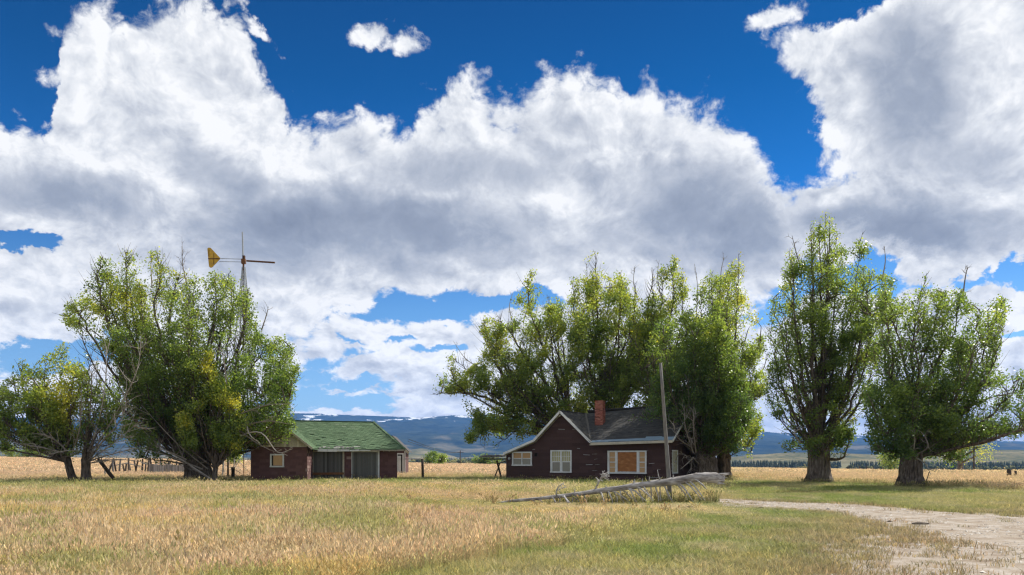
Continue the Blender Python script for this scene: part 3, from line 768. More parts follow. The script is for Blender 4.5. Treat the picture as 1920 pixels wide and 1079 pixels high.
# rake boards: outer bright board with a soffit strip below
rk = MB()
for a, c in ((lo, kk), (kk, pk), (pk, vl)):
    A = Vector((a[0], -OV - .03, a[1] - .05)); Cc = Vector((c[0], -OV - .03, c[1] - .05))
    rk = MB(); rk.bar(A, Cc, .05, .15, .75); rk.build('rake_board', M_white, roof_o)
    if c != vl:
        rk = MB(); dz_ = Vector((0, .0, -.10)); rk.hexa([A + Vector((.0, .03, -.12)), Cc + Vector((0, .03, -.12)), Cc + Vector((0, OV, -.14)), A + Vector((0, OV, -.14)), A + Vector((0, .03, -.09)), Cc + Vector((0, .03, -.09)), Cc + Vector((0, OV, -.11)), A + Vector((0, OV, -.11))], .35)
        rk.build('soffit', M_cream, roof_o)
fa = MB(); fa.bar((vl[0] + .02, -.44, ze_l - .07), (xr, -.44, ze_r - .07), .05, .15, .55); fa.build('fascia', M_cream, roof_o)
fa = MB(); fa.bar((vl[0] - .02, -.50, ze_l - .15), (xr, -.50, ze_r - .13), .11, .06, .55); fa.build('gutter', M_cream, roof_o)
def slopept(x, f, dzz=.055):
    A = Vector((x, -.42, eave_z(x))); Bq = Vector((x, YR, ridge_l + (ridge_r - ridge_l) * (x - pk[0]) / (xr - pk[0]))); v_ = A.lerp(Bq, f); v_.z += dzz; return v_
fl = MB(); xa = vl[0] + .05; xm_ = vl[0] + (xr - vl[0]) * .66; xq = vl[0] + (xr - vl[0]) * .86
fl.quad(slopept(xa, .0), slopept(xm_, .0), slopept(xm_, .062), slopept(xa, .045)); fl.quad(slopept(xm_, 0), slopept(xr, 0), slopept(xr, .075), slopept(xq, .078), slopept(xq - .1, .10), slopept(xm_, .10))
fl.quad(slopept(xa, .0), slopept(xa, 0, 0), slopept(xr, 0, 0), slopept(xr, 0))
fl.build('flashing_strip', M_flash, roof_o)
rk = MB(); rk.bar((xr + .02, -.42, ze_r - .04), (xr + .02, YR, ridge_r - .04), .04, .14, .6); rk.build('rake_board', M_white, roof_o)
# chimney on the front slope
ray_d = Vector(((1125 - CX) / F, 1, (HZ - 796) / F)); best = None
for k in range(400):
    yy = k * .012; x_, z_ = H.at(1125, 796, yy)
    if z_ < slopept(x_, (yy + .42) / (YR + .42), 0).z: best = (x_, yy, z_); break
cx_, cy_, cz_ = best or (6.2, 2.5, 4.2)
ct = H.at(1125, 752, cy_)[1]
hw = .30
ch = MB(); ch.box(cx_ - hw + .012, cx_ + hw - .012, cy_ - .25 + .012, cy_ + .27 - .012, cz_ - .5, ct - .02, .5)
chim = ch.build('chimney', M_mortar, roof_o)
bk = MB(); zz_ = cz_ - .15; k = 0; rb = random.Random(4)
while zz_ < ct:
    s_ = (.11 if k % 2 else 0)
    for side_ in range(4):
        L_ = 2 * hw if side_ % 2 == 0 else .52; x = -s_
        while x < L_:
            a, c = max(0, x), min(L_, x + .21); x += .22
            if c - a < .03: continue
            j = rb.random() * .006; tv = rb.gauss(.5, .25) + (.3 if rb.random() < .1 else 0)
            if side_ == 0: bk.box(cx_ - hw + a, cx_ - hw + c, cy_ - .25 - j, cy_ - .25 + .02, zz_, zz_ + .062, tv)
            elif side_ == 1: bk.box(cx_ + hw - .02, cx_ + hw + j, cy_ - .25 + a, cy_ - .25 + c, zz_, zz_ + .062, tv)
            elif side_ == 2: bk.box(cx_ - hw + a, cx_ - hw + c, cy_ + .25, cy_ + .27 + j, zz_, zz_ + .062, tv)
            else: bk.box(cx_ - hw - j, cx_ - hw + .02, cy_ - .25 + a, cy_ - .25 + c, zz_, zz_ + .062, tv)
    zz_ += .075; k += 1
bk.build('brick', M_brick, roof_o, kind='stuff')
ch = MB(); ch.box(cx_ - .2, cx_ + .2, cy_ - .16, cy_ + .18, ct - .019, ct + .02, .2); ch.build('flue', M_dark, roof_o)
# floodlight under the gable, small vent, hose reel bracket
lm = MB(); lx, lz = H.at(1050, 779, -.05); lm.tube([(lx, 0, lz), (lx, -.18, lz - .02)], [.07, .09], 8, t=.8); lm.build('lamp', M_white, house)
vt = MB(); vx0, vz0 = H.at(1005, 853); vt.box(vx0 - .09, vx0 + .09, -.05, .02, vz0 - .11, vz0 + .11, .1); vt.build('wall_vent', M_dark, house)
vt = MB(); vx0, vz0 = H.at(955, 860); vt.tube([(vx0, .02, vz0), (vx0, -.05, vz0)], [.1, .1], 10, t=.35); vt.build('meter_cover', M_galv, house)
# small pale scars where the felt siding has torn
rs = random.Random(12)
for k, (a, c, L_) in enumerate([(1053, 805, .5), (1077, 805.5, .3), (1045, 775, .25), (1001, 843, .2), (1085, 841, .22), (1100, 853, .5), (1115, 852, .4), (1105, 872, .5), (1120, 872, .35), (1166, 847, .5), (1190, 847, .15), (1115, 883, .4), (1222, 870, .4), (1236, 881, .2), (1117, 862, .25), (1225, 900, .3), (1230, 896, .9), (1214, 846, .12)]):
    sm = MB(); x_, z_ = H.at(a, c); d_ = rs.gauss(0, .02); sm.quad((x_ - L_ / 2, -.018, z_ - .008), (x_ + L_ / 2, -.018, z_ - .008 + d_), (x_ + L_ / 2, -.014, z_ + .012 + d_), (x_ - L_ / 2, -.014, z_ + .014), t=rs.random() * .4)
    sm.build('torn_edge', M_white, house)

# ================================================================== garage
Gf = Frame(586, 57.5, R(8))
gar = empty('garage', Gf.o, Gf.yaw, 'low reddish brown garage with green shingle roof and two grey plank doors', 'garage')
gR = Gf.at(743.5, 860)[0]
PW = 3.6                                     # how far the left wing stands forward
yw = -PW
gl = Gf.at(470, 860, yw)[0]; gr = 0.0
ez = Gf.at(650, 842.5, -.5)[1]; wz = ez + .12
ridY = 3.2; rid = Gf.at(620, 791.5, ridY)[1]; backY = 6.4
ridR = Gf.at(700, 795.5, ridY)[0]; exR = Gf.at(760, 845.5, -.5)[0]
wl = MB()
wl.quad((gr + .0, .05, -.3), (gR, .05, -.3), (gR, .05, wz), (gr, .05, wz))
wl.quad((gR, .05, -.3), (gR, backY, -.3), (gR, backY, wz), (gR, .05, wz))
wl.quad((gl, yw + .05, -.3), (gr, yw + .05, -.3), (gr, yw + .05, wz - .02), (gl, yw + .05, wz - .02))
wl.quad((gr, yw + .05, -.3), (gr, .05, -.3), (gr, .05, wz), (gr, yw + .05, wz))
wl.quad((gl, backY, -.3), (gl, yw + .05, -.3), (gl, yw + .05, wz), (gl, backY, wz))
wl.quad((gR, backY, -.3), (gl, backY, -.3), (gl, backY, wz), (gR, backY, wz))
wl.build('wall', M_block, gar)
d1 = rect(Gf, 587, 844.8, 645.5, 903, 0); d2 = rect(Gf, 659, 845.5, 711.5, 903, 0)
gw = rect(Gf, 506.5, 851.5, 532.5, 876.5, yw)
BH, BL = .205, .40
siding(.05, gr + .02, gR, -.1, lambda x: wz, [(d1[0], d1[1], -1, d1[3]), (d2[0], d2[1], -1, d2[3])], BH, BL, M_block, gar, 'block_siding', 7, True, .025)
siding(yw + .05, gl, gr, -.1, lambda x: wz - .02, [gw], BH, BL, M_block, gar, 'block_siding', 8, True, .025)
siding(gr, yw + .05, .03, -.1, lambda x: wz, [], BH, BL, M_block, gar, 'block_siding', 9, True, .025, axis='x', light=.25)
siding(gR, .05, backY, -.1, lambda x: wz, [], BH, BL, M_block, gar, 'block_siding', 10, True, .025, axis='x')
# doors of vertical planks
for k_, (r_, lab) in enumerate(((d1, 'left plank door with a loose brown beam across it'), (d2, 'right plank door in a white frame'))):
    x0, x1, z0, z1 = r_; mb = MB(); w_ = .10
    mb.box(x0, x1, -.03, .04, z1 - w_, z1, .55); mb.box(x1 - w_ - .02, x1, -.03, .04, -.1, z1 - w_, .5)
    if k_ == 1: mb.box(x0, x0 + .05, -.03, .04, -.1, z1 - w_, .45)
    fr = mb.build('door_frame', M_cream if k_ == 0 else M_white, gar)
    dr = MB(); dr.box(x0, x1 - w_, .051, .062, -.1, z1 - w_, .1); dr = dr.build('garage_door', M_dark, gar); dr['label'] = lab
    n_ = 15; xs0, xs1 = x0 + (.05 if k_ else 0), x1 - w_ - .02; r3 = random.Random(k_ + 30)
    for j in range(n_):
        a = xs0 + (xs1 - xs0) * j / n_; c = xs0 + (xs1 - xs0) * (j + 1) / n_ - .012
        p_ = MB(); p_.box(a, c, .02 + r3.random() * .012, .05, .02 + r3.random() * .05, z1 - w_ - .005 - r3.random() * .01, r3.gauss(.45, .2) + (.35 if r3.random() < .12 else 0)); p_.build('door_plank', M_door, dr)
bm_ = MB(); x0, x1, z0, z1 = d1; zb = Gf.at(600, 888.5)[1]
bm_.box(x0, x0 + (x1 - x0) * .52, -.10, -.04, zb - .09, zb + .08, .5); bm_.build('cross_beam', M_rustw, gar)
bm_ = MB(); bm_.box(x0 + (x1 - x0) * .52 + .01, x1 - .02, -.12, -.05, zb - .07, zb + .09, .6); bm_.build('cross_beam', M_rustw, gar)
# window of the wing
x0, x1, z0, z1 = gw; mb = MB(); bars_frame(mb, x0, x1, z0, z1, .10, yw - .05, yw + .045, .5)
o = mb.build('window', M_white, gar)
mb = MB(); mb.box(x0 + .2, x1 - .1, yw + .02, yw + .045, z0 + .12, z1 - .1, .5); mb.build('plywood_panel', M_plyp, o)
mb = MB(); mb.box(x0 + .1, x0 + .2, yw + .0, yw + .045, z0 + .1, z1 - .1, .1); mb.build('reveal', M_post, o)
cb = MB(); cb.box(gr - .01, gr + .055, -.0, .04, -.2, wz, .6); cb.build('corner_board', M_cream, gar)
# main roof, hipped at the right end
el_ = gr - .1
rf = MB()
A0 = (el_ - 3.2, -.5, ez); A1 = (exR, -.5, ez - .03); B0 = (el_ - 3.2, ridY, rid + .12); B1 = (ridR, ridY, rid); C1 = (exR, backY + .5, ez); C0 = (el_ - 3.2, backY + .5, ez)
ws_l = gl - .35
A0 = (ws_l + .05, -.5, ez); B0 = (ws_l + .05, ridY, rid + .10)
slab(rf, A0, A1, B1, B0, .06); slab(rf, A1, C1, B1, B1, .06); slab(rf, C1, (ws_l, backY + .5, ez), (ws_l, ridY, rid + .1), B1, .06)
wp = Gf.at(522, 792, yw - .35); wpx = (ws_l + gr + .42) / 2; wpz = wp[1]
wl0 = (ws_l, yw - .35, ez + .0); wr0 = (gr + .42, yw - .35, ez - .02)
slab(rf, (ws_l, yw - .35, ez), (wpx, yw - .35, wpz), (wpx, ridY, wpz), (ws_l, ridY, ez), .05)
slab(rf, (wpx, yw - .35, wpz), (gr + .42, yw - .35, ez), (gr + .42, 0, ez), (wpx, ridY, wpz), .05)
rfo = rf.build('roof', M_roofgr, gar)
shingle_slope(up(A0), up(A1), up(B0), up(B1), 30, .31, M_roofgr, rfo, seed=11, worn=.25, rag=.06)
shingle_slope(up(A1), up(C1), up(B1), up(B1), 30, .31, M_roofgr, rfo, seed=12)
shingle_slope(up((gr + .42, yw - .35, ez)), up((gr + .42, -.3, ez + .02)), up((wpx, yw - .35, wpz)), up((wpx, ridY - .3, wpz + .01)), 24, .31, M_roofgr, rfo, seed=13)
shingle_slope(up((ws_l, ridY, ez)), up((ws_l, yw - .35, ez)), up((wpx, ridY, wpz)), up((wpx, yw - .35, wpz)), 24, .31, M_roofgr, rfo, seed=14)
# cream gable boarding of the wing, narrow vertical boards
zb0 = wz - .02; n_ = 22; xl, xrr = gl - .02, gr + .02
def gtop(x): return ez + (wpz - ez) * max(0, 1 - abs(x - wpx) / ((gr + .42 - ws_l) / 2)) - .07
for j in range(n_):
    a = xl + (xrr - xl) * j / n_; c = xl + (xrr - xl) * (j + 1) / n_ - .01
    if min(gtop(a), gtop(c)) < zb0 + .03: continue
    p_ = MB(); yy = yw - .02 - .006 * random.random()
    zt0, zt1 = gtop(a), gtop(c)
    p_.hexa([(a, yy, zb0), (c, yy, zb0), (c, yw + .045, zb0), (a, yw + .045, zb0), (a, yy, zt0), (c, yy, zt1), (c, yw + .045, zt1), (a, yw + .045, zt0)], random.gauss(.5, .15)); p_.build('gable_board', M_cream, gar)
for a, c in (((ws_l, ez), (wpx, wpz)), ((wpx, wpz), (gr + .42, ez))):
    p_ = MB(); p_.bar((a[0], yw - .38, a[1] - .03), (c[0], yw - .38, c[1] - .03), .04, .13, .35); p_.build('rake_board', M_cream, rfo)
# worn eave: peeling fascia and rafter ends
fx = gr + .42; k = 0; r4 = random.Random(8)
while fx < exR - .1:
    L_ = r4.uniform(.5, 1.3); a, c = fx, min(exR, fx + L_ - .02); fx += L_
    p_ = MB(); left = (a - gr) / (exR - gr); h_ = r4.uniform(.08, .14) * (1.3 if left < .5 else .75)
    p_.bar((a, -.52 - r4.random() * .02, ez - .09 + r4.gauss(0, .01)), (c, -.52, ez - .09 + r4.gauss(0, .012)), .03, h_, .75 if left < .55 else .15); p_.build('fascia_board', M_white if left < .55 else M_cream, rfo)
for j in range(14):
    x_ = gr + .5 + j * (gR - gr - .6) / 13; p_ = MB(); p_.box(x_ - .03, x_ + .03, -.48, .05, ez - .16, ez - .075, .4); p_.build('rafter_end', M_cream, rfo)
tm = MB()
for j in range(30):
    x_ = gr + .45 + r4.random() * (gR - gr) * .45; f_ = r4.random() ** 2 * .1
    A = Vector((x_, -.5 + f_ * 4.6, ez + f_ * (rid - ez) + .045)); w_ = r4.uniform(.08, .35)
    tm.quad(A, A + Vector((w_, 0, .01)), A + Vector((w_ * .9, .12, .07)), A + Vector((.03, .1, .06)), t=r4.random())
tm.build('torn_shingle', M_grey, rfo, kind='stuff')
rc = MB(); rc.bar((B0[0], ridY, rid + .13), (ridR, ridY, rid + .03), .2, .04, .55); rc.build('ridge_cap', M_roofgr, rfo)
rc = MB()
for j in range(16):
    f_ = j / 16; A = Vector(B1).lerp(Vector(A1), f_) + Vector((0, 0, .05)); Bq = Vector(B1).lerp(Vector(A1), (j + .82) / 16) + Vector((0, 0, .035)); rc.bar(A, Bq, .2, .03, .45 if j > 4 else -.4)
rc.build('hip_cap', M_roofgr, rfo)
# round white vent stack on the wing gable
sx_, sz_ = Gf.at(491, 833, yw - .06); p_ = MB(); p_.tube([(sx_, yw - .02, sz_), (sx_, yw - .22, sz_)], [.17, .15], 12, t=.9); p_.build('vent_cap', M_white, gar)
sx_, sz_ = Gf.at(478, 833, yw - .05); p_ = MB(); p_.box(sx_ - .07, sx_ + .07, yw - .045, yw - .028, sz_ - .28, sz_ + .25, .6); p_.build('rust_patch', M_rust, gar)

# ================================================================== shed behind the garage
Sf = Frame(735, 74, R(4))
shed = empty('shed', Sf.o, Sf.yaw, 'small brick-pattern shed with a white door half hidden behind the garage', 'shed')
sr = Sf.at(760, 860)[0]; sl = -3.9 + sr - .0
sp_ = Sf.at(735, 816.5, -.3); se = Sf.at(766.5, 847, -.3); sez = se[1]
sL = 2 * sp_[0] - se[0]
sd_ = rect(Sf, 743.5, 850, 757, 890)
mb = MB(); zt = sez + .25
mb.quad((2 * sp_[0] - sr, .05, -.5), (sr, .05, -.5), (sr, .05, zt), (sp_[0], .05, sp_[1] - .1), (2 * sp_[0] - sr, .05, zt)); mb.quad((sr, .05, -.5), (sr, 5, -.5), (sr, 5, zt), (sr, .05, zt)); mb.quad((2 * sp_[0] - sr, 5, -.5), (2 * sp_[0] - sr, .05, -.5), (2 * sp_[0] - sr, .05, zt), (2 * sp_[0] - sr, 5, zt))
mb.build('wall', M_block, shed)
siding(.05, 2 * sp_[0] - sr, sr, -.3, lambda x: sez + .18, [(sd_[0], sd_[1], -1, sd_[3])], .21, .42, M_block, shed, 'block_siding', 17, True, .02)
mb = MB(); mb.hexa([(sL, -.3, sez - .06), (sp_[0], -.3, sp_[1] - .06), (sp_[0], 5.3, sp_[1] - .06), (sL, 5.3, sez - .06), (sL, -.3, sez), (sp_[0], -.3, sp_[1]), (sp_[0], 5.3, sp_[1]), (sL, 5.3, sez)])
mb.hexa([(sp_[0], -.3, sp_[1] - .06), (se[0], -.3, sez - .06), (se[0], 5.3, sez - .06), (sp_[0], 5.3, sp_[1] - .06), (sp_[0], -.3, sp_[1]), (se[0], -.3, sez), (se[0], 5.3, sez), (sp_[0], 5.3, sp_[1])])
mb.build('roof', M_roofg, shed)
for s_ in (-1, 1):
    mb = MB(); xe = se[0] if s_ > 0 else sL; mb.bar((sp_[0], -.27, sp_[1] - .19), (xe - s_ * .05, -.27, sez - .15), .05, .2, .55); mb.build('barge_board', M_cream, shed)
mb = MB(); mb.box(sr - .09, sr + .01, -.02, .045, -.3, sez + .05, .65); mb.build('corner_board', M_white, shed)
x0, x1, z0, z1 = sd_; mb = MB(); mb.box(x0, x1, -.04, .045, z1 - .12, z1, .7); mb.box(x1 - .12, x1, -.04, .045, z0, z1 - .12, .7); mb.box(x0, x0 + .1, -.04, .045, z0, z1 - .12, .6); mb.box(x0 - .1, x1 + .1, -.15, .045, z0 - .08, z0, .6); mb.build('door_frame', M_white, shed)
mb = MB(); mb.box(x0 + .1, x1 - .25, .0, .04, z0, z1 - .25, .55); mb.build('door', M_white, shed)
mb = MB(); mb.box(x1 - .25, x1 - .12, .02, .045, z0, z1 - .12, .1); mb.box(x0 + .1, x1 - .25, .02, .045, z1 - .25, z1 - .12, .1); mb.build('door_gap', M_dark, shed)

# ================================================================== windmill
WY = 62.
wm = empty('windmill', (ray(457, 860, WY).x, WY, 0), 0, 'lattice windmill rising behind the big left tree, bladeless with a yellow tail vane', 'windmill')
px1 = WY / F
topz = EYE + (HZ - 545) * px1; hubz = EYE + (HZ - 489) * px1
hb_ = 30 * px1
def legp(sx_, sy_, z): f_ = z / (hubz - .5); w_ = hb_ * (1 - f_) + .08 * f_; return Vector((sx_ * w_, sy_ * w_, z))
for sx_ in (-1, 1):
    for sy_ in (-1, 1):
        p_ = MB(); p_.bar(legp(sx_, sy_, -.2), legp(sx_, sy_, hubz - .5), .07, .07, .6); p_.build('tower_leg', M_galv, wm)
levels = [0.2]
while levels[-1] < hubz - 1.2: levels.append(levels[-1] + max(.5, 1.9 * (1 - levels[-1] / hubz) + .25))
for i, z_ in enumerate(levels[:-1]):
    z2 = min(levels[i + 1], hubz - .6); p_ = MB()
    for a, c in (((-1, -1), (1, -1)), ((1, -1), (1, 1)), ((1, 1), (-1, 1)), ((-1, 1), (-1, -1))):
        p_.bar(legp(*a, z2), legp(*c, z2), .04, .04, .5); p_.bar(legp(*a, z_), legp(*c, z2), .018, .018, .5); p_.bar(legp(*c, z_), legp(*a, z2), .018, .018, .5)
    p_.build('tower_brace', M_galv, wm)
p_ = MB(); p_.tube([(0, 0, 0), (0, 0, hubz)], [.03, .03], 6); p_.build('pump_rod', M_rust, wm)
p_ = MB(); p_.tube([(-.02, 0, hubz - .75), (-.02, 0, hubz + .05)], [.07, .08], 8, t=.6); p_.box(-.16, .14, -.14, .14, hubz - .25, hubz + .12, .6); p_.box(-.08, .1, -.1, .1, hubz + .12, hubz + .38, .2); p_.build('gearbox', M_rust, wm)
p_ = MB(); p_.tube([(-.05, 0, hubz + .25), (-.1, 0, hubz + 2.22)], [.07, .06], 8, t=.55); p_.build('blade_arm', M_galv, wm)
p_ = MB(); p_.tube([(.22, 0, hubz - .02), (2.42, 0, hubz - .16)], [.07, .07], 8, t=.35); p_.build('blade_arm', M_rustw, wm)
for zo, xo in ((.12, -1.82), (-.12, -1.9)):
    p_ = MB(); p_.tube([(-.1, 0, hubz + zo * .9), (xo, 0, hubz + zo + .04)], [.022, .022], 6, t=.3); p_.build('tail_boom', M_galv, wm)
vp = [(-1.83, .20), (-1.86, .10), (-2.42, -.50), (-2.50, -.55), (-2.62, -.55), (-2.70, -.46), (-2.83, .92), (-2.78, 1.0), (-2.60, 1.0), (-2.54, .96)]
p_ = MB(); n_ = len(vp)
p_.quad(*[(x_, -.02, hubz + z_) for x_, z_ in vp[::-1]], t=.6); p_.quad(*[(x_, .02, hubz + z_) for x_, z_ in vp], t=.6)
for i in range(n_):
    a, c = vp[i], vp[(i + 1) % n_]; p_.quad((a[0], -.02, hubz + a[1]), (c[0], -.02, hubz + c[1]), (c[0], .02, hubz + c[1]), (a[0], .02, hubz + a[1]), t=.1)
p_.build('tail_vane', M_vane, wm)
p_ = MB(); p_.box(-2.76, -1.86, -.045, -.022, hubz + .10, hubz + .17, .2); p_.box(-2.72, -2.69, -.045, -.022, hubz + .3, hubz + .85, .2); p_.box(-2.33, -2.30, -.045, -.022, hubz + .2, hubz + .55, .2); p_.box(-2.34, -2.31, -.045, -.022, hubz - .3, hubz + .08, .2)
p_.build('vane_rib', M_rust, wm)

# ================================================================== leaning pole and the dead tree propped on it
pb = on_ground(1258.5, 941); pt = ray(1238.5, 681, pb.y)
root = empty('utility_pole', (pb.x, pb.y, gz(pb.x, pb.y)), 0, 'bare grey utility pole leaning left, standing behind the fallen trunk', 'pole')
p_ = MB(); pts = [Vector((0, 0, -.4)).lerp(pt - root.location, f_) for f_ in (0, .2, .4, .6, .8, 1)]
p_.tube(pts, [.082, .08, .074, .066, .058, .05], 12, .06, .28); p_.build('shaft', M_grey, root, True)
p_ = MB(); a = pts[0].lerp(pts[-1], .45); p_.tube([a + Vector((.072, -.02, 0)), a + Vector((.078, -.02, -2.2))], [.012, .012], 5, t=1.2); p_.build('ground_wire', M_galv, root)

lp = [(922, 946, 27.6, 1.6), (960, 939.5, 27.9, 2.8), (1012, 935, 28.2, 3.3), (1075, 928, 28.4, 4.0), (1115, 922, 28.6, 4.7), (1150, 917.5, 28.65, 5.2), (1187, 912, 28.7, 5.6), (1225, 907, 28.75, 6.0), (1250, 905, 28.8, 7.0), (1275, 901, 28.85, 7.8), (1300, 896.5, 28.9, 8.4), (1322, 895, 28.95, 9.6), (1342, 897, 29.0, 10.0), (1356, 899, 29.05, 7.0)]
lr = ray(1140, 940, 28.6); lroot = Vector((lr.x, 28.6, 0))
dead = empty('fallen_tree', lroot, 0, 'long silvery dead tree trunk with bare branches lying across the grass before the house', 'fallen tree')
L3d = [ray(a, c, y_) - lroot for a, c, y_, r_ in lp]; Lr = [r_ * y_ / F for a, c, y_, r_ in lp]
# finer points along it, slight wander
def densify(P_, R_, m):
    Q, S_ = [], []
    for i in range(len(P_) - 1):
        for j in range(m):
            f_ = j / m; Q.append(P_[i].lerp(P_[i + 1], f_)); S_.append(R_[i] * (1 - f_) + R_[i + 1] * f_)
    return Q + [P_[-1]], S_ + [R_[-1]]
Q, S_ = densify(L3d, Lr, 3)
p_ = MB(); p_.tube(Q, S_, 14, .10, .5); p_.build('trunk', M_log, dead, True)
def logpt(px):
    for i in range(len(lp) - 1):
        if lp[i][0] <= px <= lp[i + 1][0]:
            f_ = (px - lp[i][0]) / (lp[i + 1][0] - lp[i][0]); return L3d[i].lerp(L3d[i + 1], f_), lp[i][2], Lr[i]
    return L3d[-1], lp[-1][2], Lr[-1]
def zc(x, y): return (900 + x / 4, 870 + y / 4)
low = [((970, 210), (1140, 315)), ((1035, 195), (1185, 310)), ((1100, 180), (1290, 328)), ((1165, 165), (1300, 280)), ((1220, 170), (1280, 245)), ((1365, 170), (1450, 300)), ((1455, 170), (1560, 270)), ((1515, 165), (1665, 275)),
       ((1550, 160), (1690, 282)), ((1590, 145), (1700, 190)), ((865, 195), (930, 245)), ((720, 235), (752, 292)), ((1095, 175), (1180, 290)), ((1370, 160), (1420, 270)), ((1460, 150), (1600, 285)), ((955, 215), (962, 292)), ((790, 240), (800, 305)),
       ((780, 240), (783, 302)), ((520, 265), (530, 320)), ((585, 250), (600, 325)), ((450, 270), (470, 320)), ((640, 240), (660, 310)), ((1480, 150), (1540, 200)), ((700, 245), (745, 305)), ((1010, 205), (1030, 300))]
rl = random.Random(3)
for k in range(14):
    xx = rl.uniform(360, 1500); low.append(((xx, 250 - (xx - 300) * .115), (xx + rl.uniform(-10, 60), 300 + rl.uniform(-10, 25))))
for a, c in low:
    (ax, ay), (bx, by) = zc(*a), zc(*c); A, yA, rA = logpt(ax); dyb = rl.uniform(-.7, .1)
    Bq = ray(bx, by, yA + dyb) - lroot; g_ = gz(Bq.x + lroot.x, Bq.y + lroot.y)
    if Bq.z < g_ - .03: Bq.z = g_ - .03
    big = (Vector(a) - Vector(c)).length > 90
    m1 = A.lerp(Bq, .35) + Vector((rl.gauss(0, .03), 0, .07 if big else .02)); m2 = A.lerp(Bq, .7) + Vector((rl.gauss(0, .03), 0, .04))
    p_ = MB(); r0 = .034 if big else .022; p_.tube([A, m1, m2, Bq], [r0, r0 * .8, r0 * .6, r0 * .3], 6, .12, .75 if big else rl.uniform(0, .5))
    for k in range(3 if big else 2):
        s_ = m1.lerp(Bq, rl.random()); p_.tube([s_, s_ + Vector((rl.uniform(-.15, .25), rl.uniform(-.1, .1), rl.uniform(-.28, .02)))], [.009, .003], 4, 0, .35)
    p_.build('branch', M_log, dead, True)
for pts_ in [[(710, 235), (710, 185)], [(1160, 165), (1160, 115)], [(1275, 152), (1268, 95)], [(1218, 160), (1218, 108)], [(1355, 130), (1338, 90), (1330, 45)], [(1100, 182), (1075, 150)], [(960, 190), (940, 163)], [(515, 262), (515, 243)], [(1450, 125), (1448, 80)], [(1160, 150), (1150, 130)],
             [(575, 242), (572, 205), (590, 170), (628, 143), (622, 152), (640, 172)], [(865, 190), (890, 140), (912, 100), (940, 78), (960, 58)], [(912, 100), (935, 95), (960, 90)], [(905, 115), (925, 60), (935, 52)], [(1480, 125), (1550, 100), (1625, 65)], [(1460, 128), (1540, 95), (1600, 82)], [(1570, 120), (1620, 95), (1640, 70)]]:
    A, yA, rA = logpt(zc(*pts_[0])[0]); P_ = [ray(*zc(*q_), yA + .02 * i) - lroot for i, q_ in enumerate(pts_)]
    p_ = MB(); r0 = .035 if len(pts_) == 2 else .03; n_ = len(P_); p_.tube(P_, [r0 * (1 - .7 * i / (n_ - 1)) for i in range(n_)], 6, .15, .6)
    if pts_[0] in ((865, 190), (575, 242), (912, 100)):
        for k in range(14):
            s_ = P_[1].lerp(P_[-1], rl.random()); p_.tube([s_, s_ + Vector((rl.gauss(0, .09), rl.gauss(0, .05), rl.gauss(.02, .07)))], [.014, .006], 4, 0, .9)
    p_.build('branch', M_log, dead, True)
# splintered butt end
sp2 = MB()
for k in range(16):
    A = L3d[-2] + Vector((rl.uniform(-.05, .15), rl.uniform(-.16, .1), rl.uniform(-.2, .15))); Bq = A + Vector((rl.uniform(.12, .42), rl.uniform(-.04, .04), rl.uniform(-.05, .05))); sp2.tube([A, Bq], [.045, .006], 5, .2, .6)
sp2.build('splinter', M_log, dead)

# ================================================================== trestle with a pile of sticks, left of the house
tb = on_ground(930, 897); tb.y = 64; tb.x = (930 - CX) / F * 64
tr = empty('trestle', (tb.x, tb.y, 0), 0, 'dark crossed-leg trestle stacked with thin sticks beside the left end of the house', 'trestle')
def rel(px, py, Y, o_): return ray(px, py, Y) - o_
o_ = Vector((tb.x, tb.y, 0))
for a, c, Y_ in (((926, 898), (938, 868), 64), ((940, 898), (931, 864), 64.2), ((926, 898), (938, 868), 66.5), ((941, 898), (932, 864), 66.7)):
    p_ = MB(); A, Bq = rel(*a, Y_, o_), rel(*c, Y_, o_); A.z = -.1; p_.bar(A, Bq, .11, .09, .5); p_.build('leg', M_post, tr)
p_ = MB(); p_.bar(rel(906, 861, 64.1, o_), rel(952, 861, 64.1, o_), .09, .12, .4); p_.build('rail', M_post, tr)
p_ = MB(); p_.bar(rel(906, 861, 66.6, o_), rel(952, 861, 66.6, o_), .09, .12, .4); p_.build('rail', M_post, tr)
p_ = MB(); p_.bar(rel(934, 870, 64.1, o_), rel(950, 864, 64.1, o_), .09, .09, .4); p_.build('brace', M_post, tr)
sk = MB()
for k in range(60):
    y_ = rl.uniform(63.7, 66.8); xa_ = rl.uniform(898, 925); A = rel(xa_, 858.5 - rl.random() * 4, y_, o_); Bq = rel(xa_ + rl.uniform(15, 34), 857.5 - rl.random() * 4, y_ + rl.gauss(0, .4), o_)
    sk.tube([A, A.lerp(Bq, .5) + Vector((0, 0, rl.gauss(.03, .05))), Bq], [.012, .018, .008], 4, 0, rl.random())
s_o = sk.build('stick_pile', M_grey); s_o.location = o_; tag(s_o, 'heap of thin grey sticks laid on top of the crossed-leg trestle', 'sticks'); s_o['kind'] = 'stuff'

